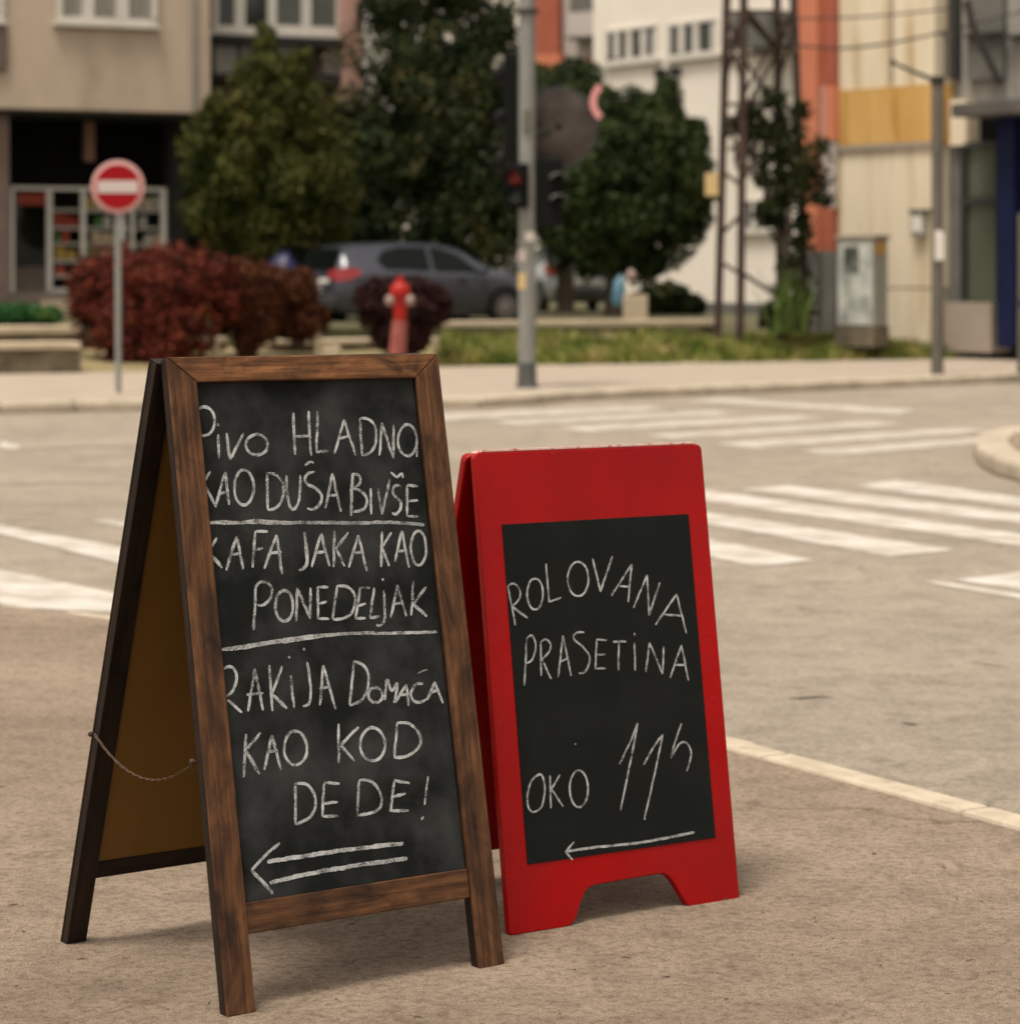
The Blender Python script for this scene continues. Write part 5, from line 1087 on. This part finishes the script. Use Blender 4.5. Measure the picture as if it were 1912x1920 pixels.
# stay chain on the left between the frames
pa = bb.M @ Vector((WW+0.004, TH*0.6, (CH+(HY-1363)*5.4/F)/math.cos(leanb)))
pb = bd.M @ Vector((0.002, TH+0.006, bd.hit(388, 1425)[1]))
mb = MB(); pts = []
for i in range(33):
    t = i/32; q = pa.lerp(pb, t); q.z -= 0.062*4*t*(1-t); pts.append(q)
for i in range(32):
    a, b = pts[i], pts[i+1]; dvec = (b-a); nrm = dvec.cross(Vector((0, 0, 1))).normalized() if i % 2 else dvec.cross(Vector((0, 1, 0.3))).normalized(); c = (a+b)/2; t_ = dvec.normalized(); ring = []
    for j in range(9):
        an = 2*math.pi*j/8; ring.append(c + t_*math.cos(an)*dvec.length*0.62 + nrm*math.sin(an)*0.0024)
    mb.tube(ring, 0.0009, 4, cap=False)
mb.build('stay_chain', mat('chain_rust', (0.075, 0.042, 0.024), (0.14, 0.09, 0.06), 90, 0.7, metal=0.3), wroot)
for q, nm in ((pa, 'screw'), (pb, 'screw')):
    mb = MB(); mb.lathe(q - bd.a*0.006, -bd.a, [(0.0055, 0), (0.0055, 0.004), (0.003, 0.007)], 12); mb.build(nm, M['rust'], wroot, smooth=True)

z1 = lambda X, Y: (280+X/3.0839, 640+Y/3.0839); z2 = lambda X, Y: (340+X/2.5952, 1180+Y/2.5952)
z3 = lambda X, Y: (840+X/3.2966, 800+Y/3.2966); z4 = lambda X, Y: (840+X/3.2966, 1280+Y/3.2966)
W1 = [
 [[(278,398),(300,380),(325,378),(350,390),(368,415),(378,450),(375,490),(355,525),(325,543),(284,545)], [(394,474),(400,488)], [(398,538),(403,675)], [(447,530),(466,683)], [(466,683),(545,532)], ell(622,598,63,60),
  [(833,412),(836,540),(845,655)], [(920,402),(926,540),(936,660)], [(838,548),(925,548)], [(972,405),(966,640)], [(966,640),(1035,632)],
  [(1125,452),(1070,650)], [(1125,452),(1192,660)], [(1095,560),(1165,545)], [(1217,445),(1230,660)], [(1217,445),(1262,448),(1300,482),(1313,540),(1300,610),(1270,648),(1230,660)],
  [(1345,470),(1330,660)], [(1345,470),(1410,675)], [(1410,675),(1412,480)], ell(1492,572,54,90), [(1542,590),(1548,668)]],
 [[(352,752),(314,815)], [(314,815),(385,960)], [(440,755),(385,945)], [(440,755),(462,945)], [(405,885),(460,870)], ell(547,845,56,103),
  [(680,760),(685,975)], [(680,760),(730,770),(765,810),(775,870),(760,930),(725,965),(685,975)], [(792,775),(796,870),(808,940),(832,970),(860,930),(870,850),(874,775)],
  [(955,755),(915,765),(900,795),(915,825),(960,850),(995,890),(985,940),(950,970),(912,968)], [(900,716),(938,694)], [(938,694),(950,704)],
  [(1058,762),(1018,965)], [(1058,762),(1107,985)], [(1030,895),(1090,885)], {'p': [(1175,765),(1165,1010)], 'w': 1.2}, [(1175,765),(1212,775),(1218,818),(1180,850)], [(1180,850),(1230,870),(1258,920),(1240,970),(1180,985)],
  [(1280,850),(1282,1000)], [(1320,850),(1345,1000)], [(1345,1000),(1390,795)], [(1458,838),(1422,835),(1408,868),(1425,900),(1452,930),(1448,975),(1420,1002),(1404,990)], [(1395,757),(1430,788)], [(1430,788),(1462,765),(1465,790)],
  [(1490,830),(1490,1010)], [(1490,830),(1552,838)], [(1490,925),(1552,918)], [(1490,1010),(1555,1014)]],
 [[(390,1135),(360,1190)], {'p': [(360,1240),(420,1310)], 'w': 1.2}, [(505,1125),(445,1325)], [(505,1125),(542,1318)], [(470,1235),(530,1225)], [(612,1100),(597,1308)], [(612,1100),(685,1100)], [(607,1205),(655,1195)],
  [(735,1118),(665,1315)], [(735,1118),(768,1345)], [(690,1225),(765,1218)], {'p': [(898,1100),(908,1180),(912,1270),(890,1312),(866,1325)], 'w': 1.2}, [(992,1110),(937,1305)], [(992,1110),(1040,1300)], [(960,1222),(1025,1215)],
  [(1070,1095),(1065,1305)], [(1150,1105),(1075,1205)], [(1080,1200),(1130,1300)], [(1208,1120),(1152,1308)], [(1208,1120),(1258,1330)], [(1180,1222),(1235,1220)],
  [(1345,1100),(1340,1305)], [(1400,1105),(1348,1190)], [(1348,1195),(1385,1300)], [(1460,1095),(1420,1275)], [(1460,1095),(1500,1308)], [(1435,1215),(1485,1210)], ell(1556,1195,44,100)],
 [[(615,1410),(610,1540),(603,1670)], [(610,1430),(640,1395),(680,1395),(708,1430),(700,1485),(660,1525),(625,1525)], ell(780,1530,51,90), [(855,1425),(850,1620)], [(855,1425),(930,1605)], [(930,1605),(932,1425)],
  [(975,1420),(975,1605)], [(975,1420),(1035,1422)], [(975,1520),(1025,1505)], [(975,1605),(1040,1605)], [(1085,1415),(1060,1605)], [(1085,1415),(1140,1418),(1180,1450),(1190,1510),(1165,1575),(1120,1603),(1060,1608)],
  [(1218,1425),(1192,1605)], [(1218,1425),(1275,1425)], [(1205,1530),(1250,1515)], [(1192,1605),(1250,1600)], [(1300,1425),(1275,1600)], [(1275,1600),(1330,1590)],
  [(1346,1372),(1353,1384)], [(1355,1440),(1362,1560),(1355,1620),(1330,1648),(1312,1640)], [(1435,1410),(1395,1600)], [(1435,1410),(1485,1590)], [(1415,1520),(1465,1510)],
  [(1525,1385),(1515,1585)], [(1598,1420),(1530,1520)], {'p': [(1528,1520),(1605,1590)], 'w': 1.25}],
 [{'p': [(345,1048),(500,1050),(600,1040),(800,1048),(1000,1048),(1200,1052),(1400,1048),(1590,1060)], 'w': 1.15}, {'p': [(400,1040),(700,1052),(1100,1046),(1560,1054)], 'w': 0.8},
  {'p': [(415,1785),(560,1770),(700,1745),(850,1728),(1000,1705),(1150,1690),(1400,1688),(1665,1680)], 'w': 1.0}, {'p': [(430,1780),(820,1718),(1000,1698),(1300,1682)], 'w': 0.8}]]
W2 = [
 [[(205,192),(235,180),(260,200),(268,250),(250,300),(220,325)], [(225,345),(295,405)], [(357,190),(325,400)], [(357,190),(398,395)], [(318,318),(398,310)], [(428,175),(443,398)], [(490,180),(440,320)], {'p': [(445,320),(515,385)], 'w': 1.2},
  [(520,134),(529,140)], [(532,225),(548,385)], [(592,92),(602,102)], [(612,160),(625,240),(630,310),(620,360),(592,376)], [(690,175),(675,370)], [(690,175),(750,388)], [(672,290),(722,280)],
  [(840,155),(820,370)], [(840,155),(885,175),(910,220),(905,290),(875,345),(820,372)], ell(945,320,34,37), [(990,345),(1000,245),(1022,300),(1050,265),(1035,360)], [(1040,358),(1095,268)], [(1095,268),(1105,374)], [(1060,322),(1110,315)],
  [(1175,265),(1140,270),(1117,310),(1130,348),(1165,356),(1195,338)], {'p': [(1150,215),(1170,203),(1197,196)], 'w': 0.6}, [(1195,345),(1232,255)], [(1232,255),(1272,360)], [(1205,310),(1255,295)]],
 [[(315,510),(303,720)], [(385,505),(312,590)], {'p': [(315,590),(380,705)], 'w': 1.2}, [(440,515),(403,685)], [(440,515),(485,685)], [(415,600),(470,590)], ell(555,578,56,83), [(765,460),(765,650)], [(862,475),(768,570)], [(772,560),(842,640)],
  ell(930,560,60,80), [(1050,455),(1035,625)], [(1050,455),(1110,460),(1152,500),(1165,545),(1140,592),(1090,620),(1035,625)]],
 [[(555,750),(555,950)], [(555,750),(610,755),(645,800),(652,860),(625,915),(555,950)], [(695,750),(685,910)], [(695,748),(770,750)], [(690,850),(760,840)], [(685,910),(765,910)], [(865,735),(855,905)], [(865,735),(920,740),(960,780),(975,840),(950,885),(855,908)],
  [(1035,740),(1020,885)], [(1035,735),(1110,750)], [(1030,815),(1090,800)], [(1012,885),(1105,883)], {'p': [(1200,716),(1182,855)], 'w': 0.8}, [(1177,912),(1168,928)]],
 [[(478,1040),(410,1100),(342,1172)], {'p': [(342,1172),(390,1225),(445,1288)], 'w': 1.2}, {'p': [(418,1132),(600,1105),(800,1075),(1080,1042)], 'w': 1.35}, {'p': [(430,1235),(600,1195),(850,1150),(1100,1115)], 'w': 1.35}]]
CW = 0.0060
for i, s in enumerate(W1): lettering(bd, 'chalk_lettering', s, z1, REC-0.0006, M['chalk'], slate, CW, 20+i)
for i, s in enumerate(W2): lettering(bd, 'chalk_lettering' if i < 3 else 'chalk_arrow', s, z2, REC-0.0006, M['chalk'], slate, CW, 40+i)

# ---------- red A-board
RX, RY, RYAW, RLEAN, RW, RL, RROLL = 0.0004, 5.5270, 0.5845, 0.1452, 0.6135, 1.0172, -0.0054
rd = Board(RX, RY, RYAW, RLEAN, RROLL)
tm_ = rd.M @ Vector((RW/2, 0, RL))
rroot = thing('chalkboard_sign', 'shorter glossy red A-frame sign with black chalk panel', 'sign board', (tm_.x, tm_.y, 0))
cut = [(395,1552), (735,1500), (762,1492), (780,1478), (797,1445), (812,1395), (830,1335), (850,1292), (876,1266), (910,1252), (1110,1217), (1300,1185), (1330,1184), (1358,1195), (1385,1222), (1412,1262), (1440,1312), (1462,1345), (1482,1362), (1510,1368), (1782,1322)]
loc = [rd.hit(*z4(X, Y)) for X, Y in cut]
y0 = 0.0
loc[0] = (0.004, 0.0); loc[-1] = (RW-0.004, 0.0)
loc[1] = (loc[1][0], 0.0)
i_r = 19; loc[i_r] = (loc[i_r][0], 0.0)
loc[2] = (loc[2][0], 0.003); loc[18] = (loc[18][0], 0.003)
def rr_top(W, L, r=0.012):
    return [(W, L-r), (W-r*0.3, L-r*0.3), (W-r, L), (r, L), (r*0.3, L-r*0.3), (0, L-r)]
face = loc + [(RW, 0.006)] + rr_top(RW, RL) + [(0, 0.006)]
RT = 0.020
mb = MB(); mb.extr(face, 0, RT); fp = mb.build('front_panel', M['red'], rroot, Mx=rd.M, bevel=0.003)
# black chalk panel
c4 = [rd.hit(*z3(327,600)), rd.hit(*z3(1483,545)), rd.hit(*z4(1650,962)), rd.hit(*z4(492,1122))]
xl = (c4[0][0]+c4[3][0])/2; xr = (c4[1][0]+c4[2][0])/2; zt2 = (c4[0][1]+c4[1][1])/2; zb2 = (c4[2][1]+c4[3][1])/2
mb = MB(); mb.extr([(xl, zb2), (xr, zb2), (xr, zt2), (xl, zt2)], -0.0022, 0.001); rs = mb.build('slate_panel', M['slate2'], rroot, Mx=rd.M, bevel=0.0008)
# rear panel
rridge = RL*math.cos(RLEAN); RSP = 0.47; rear = RSP - RL*math.sin(RLEAN) - RT*2-0.004; lb = math.atan2(rear, rridge); RLB = math.hypot(rear, rridge)-0.003
rf = Vector((RX, RY, 0)) - rd.n*RSP
re_ = Board(*(rf + rd.a*RW).xy, RYAW+math.pi, lb, 0.0)
mb = MB(); mb.extr([(RW-x, z) for x, z in reversed(face)], 0, RT)
for v in mb.v: v.z *= RLB/RL
mb.build('rear_panel', M['red'], rroot, Mx=re_.M, bevel=0.003)
mb = MB(); mb.extr([(0.07, 0.20), (RW-0.07, 0.20), (RW-0.07, RLB-0.16), (0.07, RLB-0.16)], -0.0022, 0.001); mb.build('slate_panel', M['slate2'], rroot, Mx=re_.M)
# worn ridge strip on top, rubber strips under the feet
mb = MB(); mb.extr([(0.016, RL+0.0005), (RW-0.016, RL+0.0005), (RW-0.022, RL+0.006), (0.022, RL+0.006)], 0.0005, RT*2.0); mb.build('ridge_strip', M['redworn'], rroot, Mx=rd.M, bevel=0.001)
for a_, b_ in ((0.006, loc[1][0]), (loc[19][0], RW-0.006)):
    mb = MB(); mb.extr([(a_, -0.006), (b_, -0.006), (b_, -0.0005), (a_, -0.0005)], -0.002, RT+0.002); mb.build('foot_strip', M['rubber'], rroot, Mx=rd.M)
mb = MB(); q0 = rd.M @ Vector((0.05, RT+0.002, RL-0.006)); q1 = rd.M @ Vector((RW-0.05, RT+0.002, RL-0.006)); mb.tube([q0, q1], 0.005, 10); mb.build('hinge', M['rubber'], rroot)
R1 = [
 [[(370,985),(392,1100),(415,1228)], [(370,985),(405,970),(440,1000),(445,1050),(420,1090),(390,1112)], [(395,1110),(492,1185)], ell(537,1035,49,97), [(605,848),(625,1085)], [(625,1085),(698,1055)], ell(803,942,64,107), [(893,815),(942,1022)], [(942,1022),(1015,800)],
  [(1135,850),(1010,1045)], [(1135,850),(1113,1085)], [(1060,985),(1115,990)], [(1230,915),(1145,1120)], [(1230,915),(1242,1168)], [(1242,1168),(1308,962)], [(1412,1035),(1282,1225)], [(1412,1035),(1472,1278)], [(1335,1160),(1440,1170)]],
 [[(485,1310),(472,1600)], [(485,1310),(515,1290),(538,1330),(538,1390),(515,1445),(480,1465)], [(572,1330),(575,1540)], [(572,1330),(605,1315),(632,1345),(625,1390),(580,1440)], [(580,1440),(637,1560)], [(710,1292),(680,1550)], [(710,1292),(760,1540)], [(690,1455),(745,1430)],
  [(840,1272),(800,1272),(775,1295),(790,1325),(840,1370),(875,1430),(862,1490),(835,1522),(808,1522)], [(918,1315),(910,1498)], [(918,1315),(980,1322)], [(915,1410),(972,1408)], [(910,1498),(975,1495)], {'p': [(1018,1328),(1100,1328)], 'w': 1.3}, [(1055,1330),(1052,1508)],
  [(1152,1335),(1155,1508)], [(1150,1276),(1154,1294)], [(1245,1335),(1222,1518)], [(1245,1335),(1325,1530)], [(1325,1530),(1332,1360)], [(1442,1350),(1372,1552)], [(1442,1350),(1485,1570)], [(1405,1475),(1470,1472)]]]
R2 = [
 [[(570,565),(595,620),(595,700),(575,770),(525,800),(495,765),(492,690),(515,610),(570,565)], [(630,575),(635,778)], [(690,570),(632,670)], [(640,660),(712,768)], ell(808,657,57,114), [(1058,505),(1120,380),(1172,250)], [(1172,250),(1125,500),(1065,790)],
  [(1208,508),(1270,400),(1327,320)], [(1327,320),(1275,570),(1212,850)], [(1442,250),(1405,360),(1375,468)], [(1375,468),(1430,380),(1475,375),(1502,430),(1490,500),(1475,548)], [(784,378),(790,382)]],
 [{'p': [(1522,925),(1300,970),(1150,995),(900,1020),(725,1045)], 'w': 1.2}, [(778,985),(725,1045)], [(725,1045),(770,1098)]]]
RC = 0.0046
for i, s in enumerate(R1): lettering(rd, 'chalk_lettering', s, z3, -0.0028, M['chalk'], rs, RC, 60+i)
for i, s in enumerate(R2): lettering(rd, 'chalk_lettering' if i == 0 else 'chalk_arrow', s, z4, -0.0028, M['chalk'], rs, RC, 70+i)
